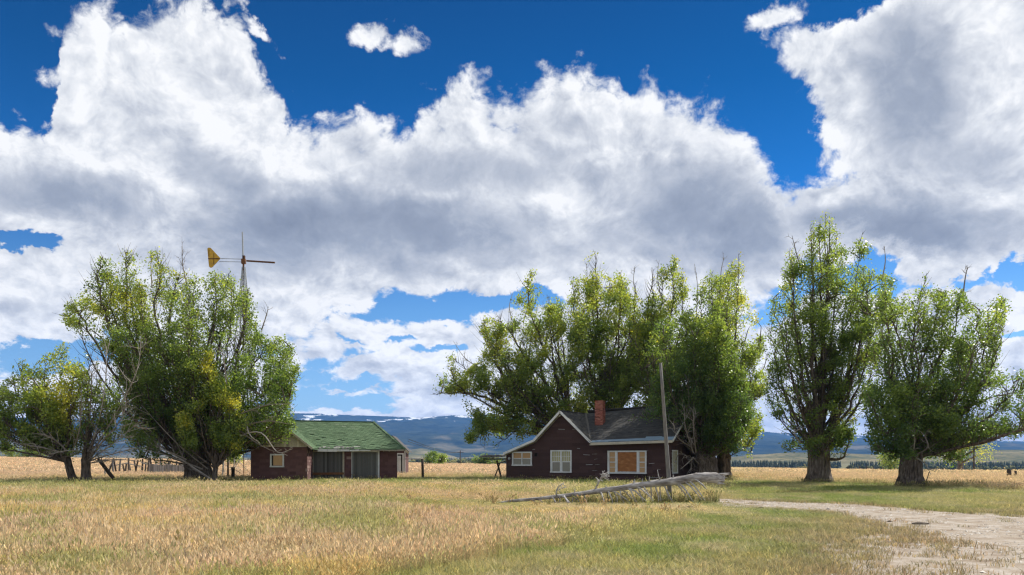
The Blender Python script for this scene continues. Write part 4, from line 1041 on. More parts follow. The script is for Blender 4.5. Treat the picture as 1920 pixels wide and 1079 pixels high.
# ================================================================== posts, pickets, poles
def post(px, py_top, py_bot, Y, w=.16, lab='', lean=0., mat=M_post, name='fence_post', group=None, cat='post'):
    X = (px - CX) / F * Y; g_ = gz(X, Y); zt = EYE + (HZ - py_top) / F * Y
    o = MB(); o.tube([(0, 0, -.3), (lean * .5, 0, (zt - g_) * .5), (lean, 0, zt - g_)], [w * .55, w * .5, w * .47], 9, .08, .5)
    o = o.build(name, mat, None, True); o.location = (X, Y, g_); tag(o, lab, cat, group); return o
def ggY(py): return EYE * F / (py - HZ)
post(793, 860.5, 888, 66, .22, 'lone dark post in the open field right of the shed', -.05)
post(437, 876, 901, 56, .26, 'stout dark post nearest the left corner of the garage')
post(418.5, 868, 889, 72, .16, 'thin grey fence post between the big trunk and the garage')
post(427.5, 853, 899, 60, .14, 'tall slim post beside the windmill leg')
post(1892, 880, 898, 58, .30, 'thick dark stub post at the far right edge of the field')
post(1904, 883, 898, 59, .18, 'narrower stub post beside the thick one at the far right edge')
post(1733, 884, 915, 43.5, .045, 'thin stake leaning beside the rightmost trunk', .28, M_post, 'stake', None, 'stake')
post(197, 877, 894, 62, .13, 'pale grey post standing under the small left tree', 0, M_grey)
for px_, Y_, wh_ in [(1625, 250, 'third from the left'), (1638, 252, 'fourth from the left'), (1655, 255, 'fifth from the left'), (1668, 250, 'sixth from the left'), (1683, 256, 'rightmost, close to the thick trunk'), (1612, 260, 'second from the left'), (1590, 262, 'leftmost')]:
    X = (px_ - CX) / F * Y_; g_ = gz(X, Y_); row = HZ + (EYE - g_) / F * F / Y_ * 1.0
    pyb = HZ + (EYE - g_) * F / Y_
    post(px_, pyb - 8 - (px_ % 3), pyb, Y_, .35, 'small far fence post between the two right-hand trees, ' + wh_, 0, M_post, 'fence_post', 'far fence posts between the right trees')
wi = MB(); g1 = Vector(ray(418.5, 869, 72)); g2 = ray(436, 878, 56); wi.tube([g1, g1.lerp(g2, .5) + Vector((0, 0, -.1)), g2, ray(452, 888, 56)], [.02, .02, .02, .02], 4, 0, .3)
o = wi.build('fence_wire', M_grey); tag(o, 'slack wire running down from the thin post past the stout post', 'wire')
gy_ = MB(); gy_.tube([ray(457, 850, 62) - wm.location, ray(441, 876, 58) - wm.location], [.02, .02], 4, 0, .3)
o = gy_.build('guy_wire', M_galv, wm)
# far utility poles with a sagging line
def upole(px, pyt, pyb, Y, lab, w=.3):
    X = (px - CX) / F * Y; g_ = gz(X, Y); zt = EYE + (HZ - pyt) / F * Y
    r_ = empty('utility_pole', (X, Y, g_), 0, lab, 'pole'); p_ = MB(); p_.tube([(0, 0, -.5), (0, 0, zt - g_)], [w * .55, w * .4], 8); p_.build('shaft', M_post, r_)
    p_ = MB(); p_.bar((-1.1, 0, zt - g_ - .6), (1.1, 0, zt - g_ - .6), .16, .16); p_.build('crossarm', M_post, r_); return Vector((X, Y, zt - .5))
a = upole(863, 845, 868, 260, 'far utility pole in the valley between the garage and house'); 
c = upole(1826, 826, 888, 150, 'tall utility pole beyond the rightmost tree by the far aspen')
ln = MB(); A = ray(765, 828, 110)
for dz_ in (0, .35):
    ln.tube([A.lerp(a, f_) + Vector((0, 0, -3.0 * f_ * (1 - f_) + dz_ * (1 - f_))) for f_ in (0, .25, .5, .75, 1)], [.03] * 5, 4)
o = ln.build('power_line', M_dark); tag(o, 'sagging dark power lines in front of the blue mountain right of the shed', 'wire')
# long pale pipe rail between shed and lone post
ra = MB(); ra.bar(ray(760, 861, 74), ray(792, 861.3, 66), .07, .09, .6); o = ra.build('fence_rail', M_grey); tag(o, 'pale rail running from the shed to the lone post', 'rail')

# weathered picket fence and dead trunks far behind the left trees
pf = empty('picket_fence', ray(315, 886, 78) * 1.0, 0, 'low grey picket fence standing far behind the two left trees', 'fence'); pf.location.z = gz(pf.location.x, 78)
o_ = pf.location.copy(); n_ = 34
for k in range(n_):
    px_ = 281 + 66 * k / (n_ - 1); Y_ = 78 + k * .03; top = ray(px_, 870 + .06 * k + rl.random() * 2, Y_) - o_; p_ = MB(); p_.box(top.x - .045, top.x + .045, top.y - .02, top.y + .02, -.2, top.z, .7 + rl.gauss(0, .2)); p_.build('picket', M_grey, pf)
p_ = MB(); a, c = ray(281, 875, 78.05) - o_, ray(347, 876, 79.05) - o_; p_.bar(a, c, .05, .08, .4); p_.build('rail', M_grey, pf)
p_ = MB(); a, c = ray(281, 883, 78.05) - o_, ray(347, 884, 79.05) - o_; p_.bar(a, c, .05, .08, .4); p_.build('rail', M_grey, pf)
pd = empty('pole_fence', ray(240, 886, 84) * 1.0, 0, 'ragged old fence of leaning dark posts and rails behind the left trees', 'fence'); pd.location.z = gz(pd.location.x, 84); o_ = pd.location.copy()
for k in range(26):
    px_ = 205 + 150 * k / 25 + rl.gauss(0, 2); Y_ = 84 + rl.uniform(-2, 4); X_ = (px_ - CX) / F * Y_ - o_.x; h_ = rl.uniform(1.0, 2.0); p_ = MB()
    p_.tube([(X_, Y_ - o_.y, -.3), (X_ + rl.gauss(0, .25), Y_ - o_.y, h_)], [.10, .08], 6, .1, rl.uniform(.2, 1)); p_.build('fence_post', M_post if rl.random() < .6 else M_grey, pd)
for k in range(5):
    a = 205 + 30 * k; p_ = MB(); A = ray(a, 868 + rl.uniform(-2, 8), 84) - o_; Bq = ray(a + 34, 868 + rl.uniform(-2, 8), 84.5) - o_; p_.tube([A, Bq], [.06, .05], 6, .1, .6); p_.build('rail', M_grey, pd)
# leaning dead limb under the small left tree
lb = on_ground(221, 908); dl = empty('dead_limb', (lb.x, lb.y, gz(lb.x, lb.y)), 0, 'dark dead limb propped slantwise between the small left tree and the ground', 'branch'); o_ = dl.location.copy()
p_ = MB(); P_ = [Vector((0, 0, -.05)), ray(205, 888, lb.y) - o_, ray(193, 872, lb.y + .3) - o_, ray(184, 862, lb.y + .5) - o_]; p_.tube(P_, [.10, .12, .12, .07], 8, .12, .4); p_.build('limb', M_post, dl, True)
for k in range(8):
    s_ = P_[2].lerp(P_[3], rl.random()); p_ = MB(); e1 = s_ + Vector((rl.gauss(0, .5), rl.gauss(0, .3), rl.uniform(.1, .6))); p_.tube([s_, s_.lerp(e1, .5) + Vector((0, 0, .12)), e1], [.035, .025, .01], 5, .1, .6); p_.build('twig', M_grey, dl, True)
# a few stones and clods by the track and the log
M_stone = tinted('field_stone', [(0, (.16, .14, .12)), (1, (.40, .37, .33))], .95, .6, .6, 14)
M_clod = tinted('dark_clod', [(0, (.05, .04, .03)), (1, (.13, .10, .07))], .95, .6, .6, 14)
def rock(px, py, w, h, lab, mat, sd_=0, name='stone'):
    g_ = on_ground(px, py); rr = random.Random(sd_); mb = MB(); n_ = 9; m_ = 4; vs = []
    for i in range(m_ + 1):
        for j in range(n_):
            a = 2 * math.pi * j / n_; e = math.pi / 2 * i / m_; q_ = 1 + rr.uniform(-.22, .22)
            mb.v.append((w * math.cos(e) * math.cos(a) * q_, w * .7 * math.cos(e) * math.sin(a) * q_, h * math.sin(e) * (1 + rr.uniform(-.2, .2)) - .02))
    for i in range(m_):
        for j in range(n_):
            mb.f.append((i * n_ + j, i * n_ + (j + 1) % n_, (i + 1) * n_ + (j + 1) % n_, (i + 1) * n_ + j)); mb.t.append(.5)
    mb.f.append(tuple(m_ * n_ + j for j in range(n_))); mb.t.append(.5)
    o = mb.build(name, mat); o.location = (g_.x, g_.y, gz(g_.x, g_.y)); tag(o, lab, name.replace('_', ' ')); return o
rock(1725, 981.5, .26, .07, 'flat dark slab lying in the middle of the bare dirt patch', M_clod, 1)
rock(1292, 953.5, .26, .09, 'brown clod of earth right of the leaning pole in the straw', M_clod, 2, 'clod')
rock(1426, 952.5, .14, .07, 'dark clod lying by the near edge of the dirt track', M_clod, 3, 'clod')
rock(1462, 963.5, .10, .06, 'small pale stone in the short grass below the track', M_stone, 4)
rock(1552, 954, .09, .06, 'small pale stone at the near edge of the track', M_stone, 5)
rock(1324, 937.5, .16, .10, 'grey stone at the left tip of the dirt track', M_stone, 6)
rock(1545, 969, .13, .05, 'grey flat stone where the grass meets the bare patch', M_stone, 7)

# ------------------------------------------------------------------ trees
def leaf_mat(name, lo, mid, hi):
    m, t, b = material(name); nt = m.node_tree
    f = attr(t, 'tint').outputs['Fac']
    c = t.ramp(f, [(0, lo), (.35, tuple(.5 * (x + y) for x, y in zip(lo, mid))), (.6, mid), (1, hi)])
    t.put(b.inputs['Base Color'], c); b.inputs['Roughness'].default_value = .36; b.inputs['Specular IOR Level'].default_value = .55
    tr = t.n.new('ShaderNodeBsdfTranslucent'); t.put(tr.inputs['Color'], t.mul(c, (1.7, 1.75, .8, 1)))
    mx = t.n.new('ShaderNodeMixShader'); mx.inputs[0].default_value = .55
    t.l.new(b.outputs[0], mx.inputs[1]); t.l.new(tr.outputs[0], mx.inputs[2])
    o = [n for n in t.n if n.type == 'OUTPUT_MATERIAL'][0]; t.l.new(mx.outputs[0], o.inputs['Surface']); return m
M_leaf = leaf_mat('poplar_leaves', (.075, .130, .045), (.250, .310, .085), (.58, .50, .09))
mb_, t, b = material('rugged_bark'); oc = objco(t)
n1 = t.noise(scaled(t, oc, (5, 5, .9)), 2.2, 6, .65); n2 = t.noise(oc, 1.3, 3)
c = t.ramp(t.m('ADD', n1, t.m('MULTIPLY', t.m('SUBTRACT', n2, .5), .3)), [(0.33, (.035, .026, .020)), (0.5, (.13, .10, .078)), (0.68, (.26, .215, .175))])
t.put(b.inputs['Base Color'], c); b.inputs['Roughness'].default_value = .95; bump(t, b, n1, 1.0, .12); M_bark = mb_
M_twig = tinted('pale_dead_twigs', [(0, (.15, .12, .10)), (1, (.42, .38, .34))], .9, .4)

def inpoly(px, py, poly):
    c = np.zeros(len(px), bool); n = len(poly)
    for i in range(n):
        x1, y1 = poly[i]; x2, y2 = poly[(i + 1) % n]
        k = ((y1 > py) != (y2 > py)) & (px < (x2 - x1) * (py - y1) / ((y2 - y1) or 1e-9) + x1); c ^= k
    return c
def curve_pts(P_, n):
    """Catmull-Rom through the points"""
    P_ = [Vector(p_) for p_ in P_]; P_ = [P_[0] * 2 - P_[1]] + P_ + [P_[-1] * 2 - P_[-2]]; out_ = []
    for i in range(1, len(P_) - 2):
        for j in range(n):
            u = j / n; a, b_, c_, d = P_[i - 1:i + 3]
            out_.append(.5 * ((2 * b_) + (c_ - a) * u + (2 * a - 5 * b_ + 4 * c_ - d) * u * u + (3 * b_ - a - 3 * c_ + d) * u ** 3))
    return out_ + [P_[-2]]

def make_tree(label, name, base, Y, top, r_base, poly, limbs, fill, leaves, depth, seed, leaf=.105, plume=1.5, tone=0., spots=(), up_bias=.55, holes=(), dead=(), clump=.19, trunk_w=None, twig_r=.016, lowdark=0, sub=5, start=.16, group=None, flare=1.5, yellow_top=.28, gap=(.38, .50), masses=None, mass_share=.40):
    """base, top: column and row of the trunk's foot and of its fork; limbs: lists of (column, row) from the fork to the tip;
       fill: number of extra limbs grown to points inside the crown outline"""
    r = random.Random(seed); g = np.random.default_rng(seed)
    X0 = (base - CX) / F * Y; z0 = gz(X0, Y); O = Vector((X0, Y, z0))
    root = empty(name, O, 0, label, 'tree', group)
    fork = ray(top[0], top[1], Y) - O; H_ = fork.z
    tm_ = MB()
    # trunk with flared, fluted foot
    rings = [(-.3, r_base * flare * 1.05), (.0, r_base * flare), (.12 * H_, r_base * (1 + (flare - 1) * .45)), (.35 * H_, r_base), (.7 * H_, r_base * .92), (H_, r_base * .95), (H_ + .7, r_base * .5)]
    SD = 22; lob = [r.uniform(0, 6.28) for _ in range(3)]; i0 = 0
    for k in range(len(rings) * 3 - 2):
        a, f_ = divmod(k, 3); f_ /= 3; z_, rr = rings[a] if a == len(rings) - 1 else (rings[a][0] * (1 - f_) + rings[a + 1][0] * f_, rings[a][1] * (1 - f_) + rings[a + 1][1] * f_)
        cxy = fork * max(0, min(1.15, z_ / H_)); foot = max(0, 1 - z_ / (.5 * H_))
        for j in range(SD):
            an = 2 * math.pi * j / SD
            q_ = rr * (1 + .15 * math.sin(3 * an + lob[0] + z_ * .25) + .11 * math.sin(5 * an + lob[1] + z_ * .6) + .05 * math.sin(9 * an + z_) + .10 * foot * math.sin(4 * an + lob[2]) + r.uniform(-.045, .045))
            tm_.v.append((cxy.x + q_ * math.cos(an), cxy.y + q_ * math.sin(an), z_))
        if k:
            for j in range(SD): tm_.f.append(((k - 1) * SD + j, (k - 1) * SD + (j + 1) % SD, k * SD + (j + 1) % SD, k * SD + j)); tm_.t.append(.5)
    # limb axes
    axes = []
    for L in limbs:
        opt = {}
        if isinstance(L, dict): opt = L; L = L['p']
        dy = opt.get('dy', r.uniform(-.5, .5) * depth); n_ = len(L)
        P_ = [fork + Vector((0, 0, -.25))] + [ray(a, c_, Y + dy * ((i + 1) / n_) ** .8) - O for i, (a, c_) in enumerate(L)]
        axes.append((P_, opt.get('w', 1.), opt.get('r', None), opt.get('bare', 0)))
    bx = [p_[0] for p_ in poly]; by = [p_[1] for p_ in poly]; k = 0; tries = 0
    while k < fill and tries < 4000:
        tries += 1; a, c_ = r.uniform(min(bx), max(bx)), r.uniform(min(by), max(by))
        if not inpoly(np.array([a]), np.array([c_]), poly)[0]: continue
        if any((a - h_[0]) ** 2 + (c_ - h_[1]) ** 2 < h_[2] ** 2 for h_ in holes): continue
        if c_ > top[1] + 10: continue
        dy = r.uniform(-1, 1) * depth; T_ = ray(a, c_, Y + dy) - O; v = T_ - fork
        m1 = fork + Vector((v.x * .55, v.y * .6, v.z * .32)); m2 = fork + Vector((v.x * .88, v.y * .9, v.z * .68))
        axes.append(([fork + Vector((0, 0, -.25)), m1, m2, T_], .9, None, 0)); k += 1
    seg_a, seg_b, seg_w, seg_c = [], [], [], []; all_axes = []
    for (P_, wf, rl_, bare) in axes:
        A = curve_pts(P_, 5); n_ = len(A); Ls = sum((A[i + 1] - A[i]).length for i in range(n_ - 1))
        r0 = rl_ or min(r_base * .42, .03 + Ls * .0115)
        for i in range(2, n_ - 1): A[i] = A[i] + Vector((r.gauss(0, .05), r.gauss(0, .05), r.gauss(0, .03))) * min(1.5, Ls * .15)
        tm_.tube(A, [r0 * (1 - .93 * (i / (n_ - 1)) ** .62) for i in range(n_)], 7 if r0 > .12 else 5, .06)
        all_axes.append(A[3:])
        if bare: continue
        m = int(Ls / .27); ltint = r.gauss(0, .07)
        for k in range(m):
            s_ = start + (1 - start) * (k + r.random()) / m
            if s_ > 1: continue
            i = min(n_ - 2, int(s_ * (n_ - 1))); f_ = s_ * (n_ - 1) - i; B0_ = A[i].lerp(A[i + 1], f_)
            dr = (A[min(n_ - 1, i + 1)] - A[max(0, i - 1)]).normalized()
            o_ = Vector((r.gauss(0, 1), r.gauss(0, 1), r.gauss(0, .5))); o_ = (o_ - dr * o_.dot(dr)).normalized()
            prof_ = (.30 + .95 * math.sin(math.pi * min(1, .25 + s_ * .72)) ** 1.2) * min(1.25, .45 + Ls * .09)
            bl = 1.12 * plume * wf * prof_ * r.uniform(.55, 1.2) * (.5 if s_ > .93 else 1)
            d0 = (dr * .65 + o_ * .85 + Vector((0, 0, up_bias))).normalized(); d1_ = (d0 + Vector((0, 0, up_bias * .6)) + Vector((r.gauss(0, .15), r.gauss(0, .15), 0))).normalized()
            B1_ = B0_ + d0 * bl * .5; B2_ = B1_ + d1_ * bl * .5
            tm_.tube([B0_, B1_, B2_], [twig_r * (1 + bl * .5), twig_r * .8, twig_r * .3], 3)
            ct = ltint + r.gauss(0, .09)
            for (a, b_, w_) in ((B0_.lerp(B1_, .35), B1_, .5), (B1_, B2_, 1.1)): seg_a.append(a); seg_b.append(b_); seg_w.append((b_ - a).length * w_ * (1 + 1.3 * s_ ** 4)); seg_c.append(ct)
            for j in range(sub):
                q_ = B0_.lerp(B1_, r.uniform(.3, 1)) if r.random() < .4 else B1_.lerp(B2_, r.random())
                dd = (d1_ * .6 + Vector((r.gauss(0, .7), r.gauss(0, .7), r.gauss(.15, .5)))).normalized() * bl * r.uniform(.22, .42)
                seg_a.append(q_); seg_b.append(q_ + dd); seg_w.append(dd.length * 1.1 * (1 + 1.3 * s_ ** 4)); seg_c.append(ct)
    # leaf masses carried on side boughs, filling the crown unevenly
    ax_pts = [q_ for (A_) in all_axes for q_ in A_]; ax_np = np.array([tuple(q_) for q_ in ax_pts]); plume_w = sum(seg_w); new_w = []
    k = 0; tries = 0; nm = int(masses if masses is not None else fill * 3.4 + 20); s0 = len(seg_w)
    while k < nm and tries < 6000:
        tries += 1; a, c_ = r.uniform(min(bx), max(bx)), r.uniform(min(by), max(by))
        if not inpoly(np.array([a]), np.array([c_]), poly)[0]: continue
        if any((a - h_[0]) ** 2 + (c_ - h_[1]) ** 2 < (h_[2] * 1.2) ** 2 for h_ in holes): continue
        if r.random() < 1.25 * (1 - (c_ - min(by)) / (max(by) - min(by))) - .15: continue
        Cc = ray(a, c_, Y + r.uniform(-1, 1) * depth * 1.05) - O; d_ = np.linalg.norm(ax_np - np.array(tuple(Cc)), axis=1) + np.where(ax_np[:, 2] > Cc.z + .5, 2.5, 0)
        j = int(d_.argmin())
        if d_[j] > 2.3: continue
        A_ = ax_pts[j]; L_ = (Cc - A_).length
        if A_.z > Cc.z - .05: continue
        md = A_.lerp(Cc, .55) + Vector((r.gauss(0, .12), r.gauss(0, .12), .12 * L_ + r.gauss(0, .06)))
        tm_.tube([A_, md, Cc], [.02 + .014 * L_, .015 + .008 * L_, .008], 4); ct = r.gauss(0, .12); rad = plume * r.uniform(.30, .66)
        for q in range(11):
            o_ = (Vector((r.gauss(0, 1), r.gauss(0, 1), r.gauss(.1, .8))).normalized() + (Cc - A_).normalized() * .5) * rad * r.uniform(.5, 1.15); st = md.lerp(Cc, r.uniform(.4, 1.0))
            seg_a.append(st); seg_b.append(st + o_); seg_w.append(o_.length); seg_c.append(ct)
        k += 1
    extra = sum(seg_w[s0:])
    if extra > 0:
        g_ = mass_share / (1 - mass_share) * plume_w / extra
        for q in range(s0, len(seg_w)): seg_w[q] *= g_
    for (P_, n_tw, sp_r) in dead:
        Pw = [ray(a, c_, Y + dy_) - O for a, c_, dy_ in P_]; A = curve_pts(Pw, 4); dm = MB(); n_ = len(A)
        dm.tube(A, [.04 * (1 - .8 * i / (n_ - 1)) + .006 for i in range(n_)], 5, .1, r.random())
        for k in range(n_tw):
            i = r.randint(1, n_ - 2); dr = (A[i + 1] - A[i]).normalized(); e = (dr * .7 + Vector((r.gauss(0, .6), r.gauss(0, .6), r.gauss(.1, .5)))).normalized() * sp_r * r.uniform(.4, 1.1)
            m_ = A[i] + e * .5 + Vector((r.gauss(0, .08), r.gauss(0, .08), r.gauss(0, .08))); dm.tube([A[i], m_, A[i] + e], [.016, .011, .004], 4, 0, r.random())
            for q_ in range(2):
                e2 = e.normalized() * .3 + Vector((r.gauss(0, .3), r.gauss(0, .3), r.gauss(0, .3))); dm.tube([m_, m_ + e2 * sp_r * .5], [.009, .003], 3, 0, r.random())
        dm.build('dead_branch', M_twig, root)
    tr_ = tm_.build('trunk', M_bark, root, True)
    # leaves, each a small folded diamond
    a = np.array([tuple(v) for v in seg_a]); b_ = np.array([tuple(v) for v in seg_b]); w_ = np.array(seg_w); w_ /= w_.sum(); cc = np.array(seg_c)
    leaves = int(leaves * 1.25); N = int(leaves * 1.35); idx = g.choice(len(w_), N, p=w_); u = g.random(N)[:, None]
    pos = a[idx] * (1 - u) + b_[idx] * u + g.normal(0, clump, (N, 3)) * np.array([1, 1, .8])
    Wp = pos + np.array(tuple(O)); ppx = CX + F * Wp[:, 0] / Wp[:, 1]; ppy = HZ - F * (Wp[:, 2] - EYE) / Wp[:, 1]
    jx = g.normal(0, 5, N); jy = g.normal(0, 5, N)
    keep = inpoly(ppx + jx, ppy + jy, poly)
    for h_ in holes: keep &= ((ppx + jx - h_[0]) ** 2 + (ppy + jy - h_[1]) ** 2 > h_[2] ** 2) | (g.random(N) < .12)
    # gaps where the sky shows through
    gp = fbm(Wp[:, 0] * .8 + Wp[:, 1] * .31, Wp[:, 2] * .8 + Wp[:, 1] * .27, 3, seed)
    keep &= g.random(N) < sst(gp, *gap)
    idx, pos, ppx, ppy = idx[keep][:leaves], pos[keep][:leaves], ppx[keep][:leaves], ppy[keep][:leaves]; N = len(pos)
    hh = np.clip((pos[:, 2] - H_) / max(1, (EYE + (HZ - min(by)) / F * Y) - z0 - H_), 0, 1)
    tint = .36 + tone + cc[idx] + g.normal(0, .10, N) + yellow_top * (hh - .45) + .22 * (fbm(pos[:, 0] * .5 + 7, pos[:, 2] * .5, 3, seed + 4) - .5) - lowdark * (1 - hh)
    for (sx_, sy_, sr_, am) in spots: tint += am * np.exp(-((ppx - sx_) ** 2 + (ppy - sy_) ** 2) / sr_ ** 2)
    dirv = g.normal(0, 1, (N, 3)); dirv /= np.linalg.norm(dirv, axis=1)[:, None]
    nrm = g.normal(0, 1, (N, 3)) + np.array([0, 0, .5]); sd_ = np.cross(dirv, nrm); sd_ /= np.linalg.norm(sd_, axis=1)[:, None] + 1e-9
    L_ = (leaf * g.uniform(.6, 1.5, N))[:, None]
    v0 = pos - dirv * L_ * .5; v1 = pos + sd_ * L_ * .42 + dirv * L_ * .05; v2 = pos + dirv * L_ * .6; v3 = pos - sd_ * L_ * .42 + dirv * L_ * .05
    V_ = np.stack([v0, v1, v2, v3], 1).reshape(-1, 3); F_ = np.arange(N * 4).reshape(N, 4)
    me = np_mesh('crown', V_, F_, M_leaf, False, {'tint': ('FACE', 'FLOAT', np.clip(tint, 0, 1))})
    cr = bpy.data.objects.new('crown', me); link(cr, root); return root

# 1 the big spreading tree on the left
make_tree('biggest round green tree on the left, thick multi-stemmed trunk, hiding the windmill tower', 'willow_tree', 378, 53.5, (372, 868), .85,
  [(112, 600), (150, 545), (172, 512), (190, 478), (205, 490), (232, 468), (262, 488), (290, 468), (305, 498), (338, 520), (360, 500), (372, 520), (400, 510), (425, 508), (445, 528), (468, 540), (478, 575), (492, 620), (505, 640), (530, 625), (552, 655), (562, 700), (548, 728), (545, 760), (552, 800), (540, 836), (500, 840), (462, 838), (440, 868), (385, 875), (350, 870), (300, 878), (240, 868), (228, 800), (235, 740), (220, 700), (205, 665), (170, 650), (150, 625), (130, 622)],
  [[(300, 800), (200, 680), (150, 590), (120, 598)], [(290, 780), (210, 620), (185, 540), (192, 482)], [(310, 760), (240, 620), (238, 520), (236, 470)], [(330, 740), (290, 600), (300, 520), (295, 475)], [(345, 720), (320, 600), (330, 540), (340, 522)],
   [(360, 720), (360, 600), (368, 520)], [(380, 720), (400, 600), (405, 515)], [(395, 720), (430, 600), (428, 512)], [(400, 740), (450, 640), (465, 545)], [(420, 760), (480, 680), (500, 640)], [(440, 790), (510, 720), (548, 655)],
   [(440, 800), (520, 760), (560, 705)], [(430, 820), (500, 790), (548, 790)], [(430, 835), (490, 815), (545, 830)], [(320, 820), (260, 770), (235, 700)], [(330, 840), (280, 830), (245, 850)], [(400, 840), (420, 830), (450, 850)]],
  60, 112000, 3.6, 101, plume=1.35, tone=.02, yellow_top=.30, lowdark=.12, spots=[(230, 560, 60, .12), (180, 600, 50, .08), (455, 760, 50, .06), (470, 800, 40, .12)], flare=1.25, gap=(.28, .42),
  dead=[([(352, 540, 0), (343, 500, 0), (341, 462, 0)], 16, 1.0), ([(285, 540, 0), (283, 500, 0), (284, 475, 0)], 8, .7), ([(490, 620, 0), (500, 590, 0), (503, 575, 0)], 8, .8), ([(425, 720, -3.5), (420, 680, -3.5), (417, 655, -3.5)], 8, .8),
        ([(390, 880, -2), (330, 830, -2.8), (265, 760, -3)], 8, 1.4), ([(395, 898, -3), (340, 862, -3), (300, 838, -3), (262, 800, -3)], 10, 1.4), ([(388, 895, -3.2), (350, 868, -3.2), (322, 812, -3.3)], 8, 1.2), ([(380, 880, -2), (300, 850, -3), (230, 838, -4)], 10, 1.4), ([(350, 862, -2), (310, 845, -3), (282, 842, -4)], 8, 1.2),
        ([(440, 780, -3), (500, 760, -4), (552, 758, -4)], 8, .9), ([(450, 800, -3), (500, 790, -4), (545, 796, -4)], 8, .9), ([(450, 815, -3), (490, 812, -4.2), (520, 848, -4.4), (548, 842, -4.4)], 6, .5), ([(440, 800, -3), (480, 830, -4), (512, 846, -4.4), (526, 845, -4.4)], 6, .5), ([(462, 790, -3), (468, 815, -4.3), (488, 832, -4.3)], 4, .4)])
# stems beside the big trunk belong to the same foot
# 2 young tree in front of it
make_tree('young upright poplar with yellow top standing in front of the big left tree', 'young_poplar', 401, 51.0, (404, 872), .17,
  [(388, 655), (402, 668), (412, 695), (430, 720), (455, 735), (462, 760), (468, 800), (460, 840), (430, 862), (395, 862), (360, 850), (335, 830), (332, 780), (345, 740), (362, 710), (372, 680)],
  [[(398, 780), (392, 700), (389, 660)], [(405, 800), (415, 760), (420, 715)], [(410, 810), (440, 780), (452, 740)], [(395, 810), (365, 770), (355, 730)], [(395, 830), (355, 810), (340, 780)], [(415, 830), (445, 820), (460, 800)]],
  16, 24000, 1.4, 102, plume=1.05, tone=.20, yellow_top=.30, spots=[(390, 690, 26, .26), (445, 755, 22, .26), (410, 740, 40, .06)], masses=80, flare=1.4)
# 3 the two small trees on the far left
make_tree('small left tree with twin slanting trunks and lime yellow patches, leftmost of all', 'small_poplar', 138, 48.2, (124, 858), .22,
  [(0, 722), (25, 700), (45, 672), (60, 690), (82, 668), (98, 655), (120, 640), (150, 665), (168, 700), (172, 760), (160, 800), (165, 830), (140, 862), (90, 850), (40, 842), (-30, 842), (-40, 790), (-30, 740)],
  [[(100, 800), (50, 740), (42, 682)], [(105, 800), (85, 730), (88, 665)], [(115, 790), (115, 720), (120, 650)], [(125, 800), (145, 740), (150, 672)], [(100, 830), (40, 790), (5, 730)], [(90, 845), (30, 820), (-25, 800)], [(100, 850), (50, 842), (0, 830)], [(130, 830), (150, 810), (165, 790)]],
  20, 27000, 2.2, 103, plume=1.15, tone=.06, spots=[(120, 740, 36, .36), (130, 790, 26, .30), (60, 720, 40, .05)], masses=120, gap=(.28, .42), flare=1.4,
  dead=[([(120, 850, -1), (80, 840, -2), (36, 832, -2.4)], 14, 1.2), ([(125, 845, -1), (95, 820, -2), (60, 812, -2.4)], 10, 1.1), ([(135, 850, -1), (150, 800, -2), (153, 720, -2)], 10, 1.2)])
make_tree('half bare small tree just right of the lime-patched left tree, full of pale dead twigs', 'small_poplar', 160, 47.6, (160, 864), .26,
  [(150, 650), (175, 655), (200, 690), (222, 720), (235, 770), (232, 830), (215, 862), (180, 868), (150, 855), (148, 800), (152, 720)],
  [[(165, 790), (165, 720), (168, 665)], [(170, 800), (195, 750), (205, 710)], [(175, 820), (215, 790), (228, 760)], [(172, 840), (205, 835), (228, 820)]],
  6, 6500, 1.6, 104, plume=1.1, tone=-.02, flare=1.5,
  dead=[([(162, 860, 0), (185, 790, -.6), (197, 720, -1), (200, 650, -1)], 34, 1.5), ([(165, 860, 0), (215, 780, -.6), (255, 700, -1), (265, 640, -1)], 34, 1.4), ([(160, 850, 0), (170, 760, -.8), (172, 690, -1)], 26, 1.3), ([(170, 862, 0), (215, 830, -.8), (262, 790, -1)], 26, 1.4),
        ([(170, 864, 0), (200, 855, -1), (248, 842, -1.4)], 20, 1.1), ([(165, 865, 0), (190, 830, -1.2), (225, 790, -1.4), (240, 745, -1.4)], 26, 1.3), ([(158, 850, 0), (130, 845, -1.2), (95, 852, -1.6)], 14, 1.0), ([(172, 868, 0), (220, 862, -1), (280, 868, -1)], 14, 1.0)])
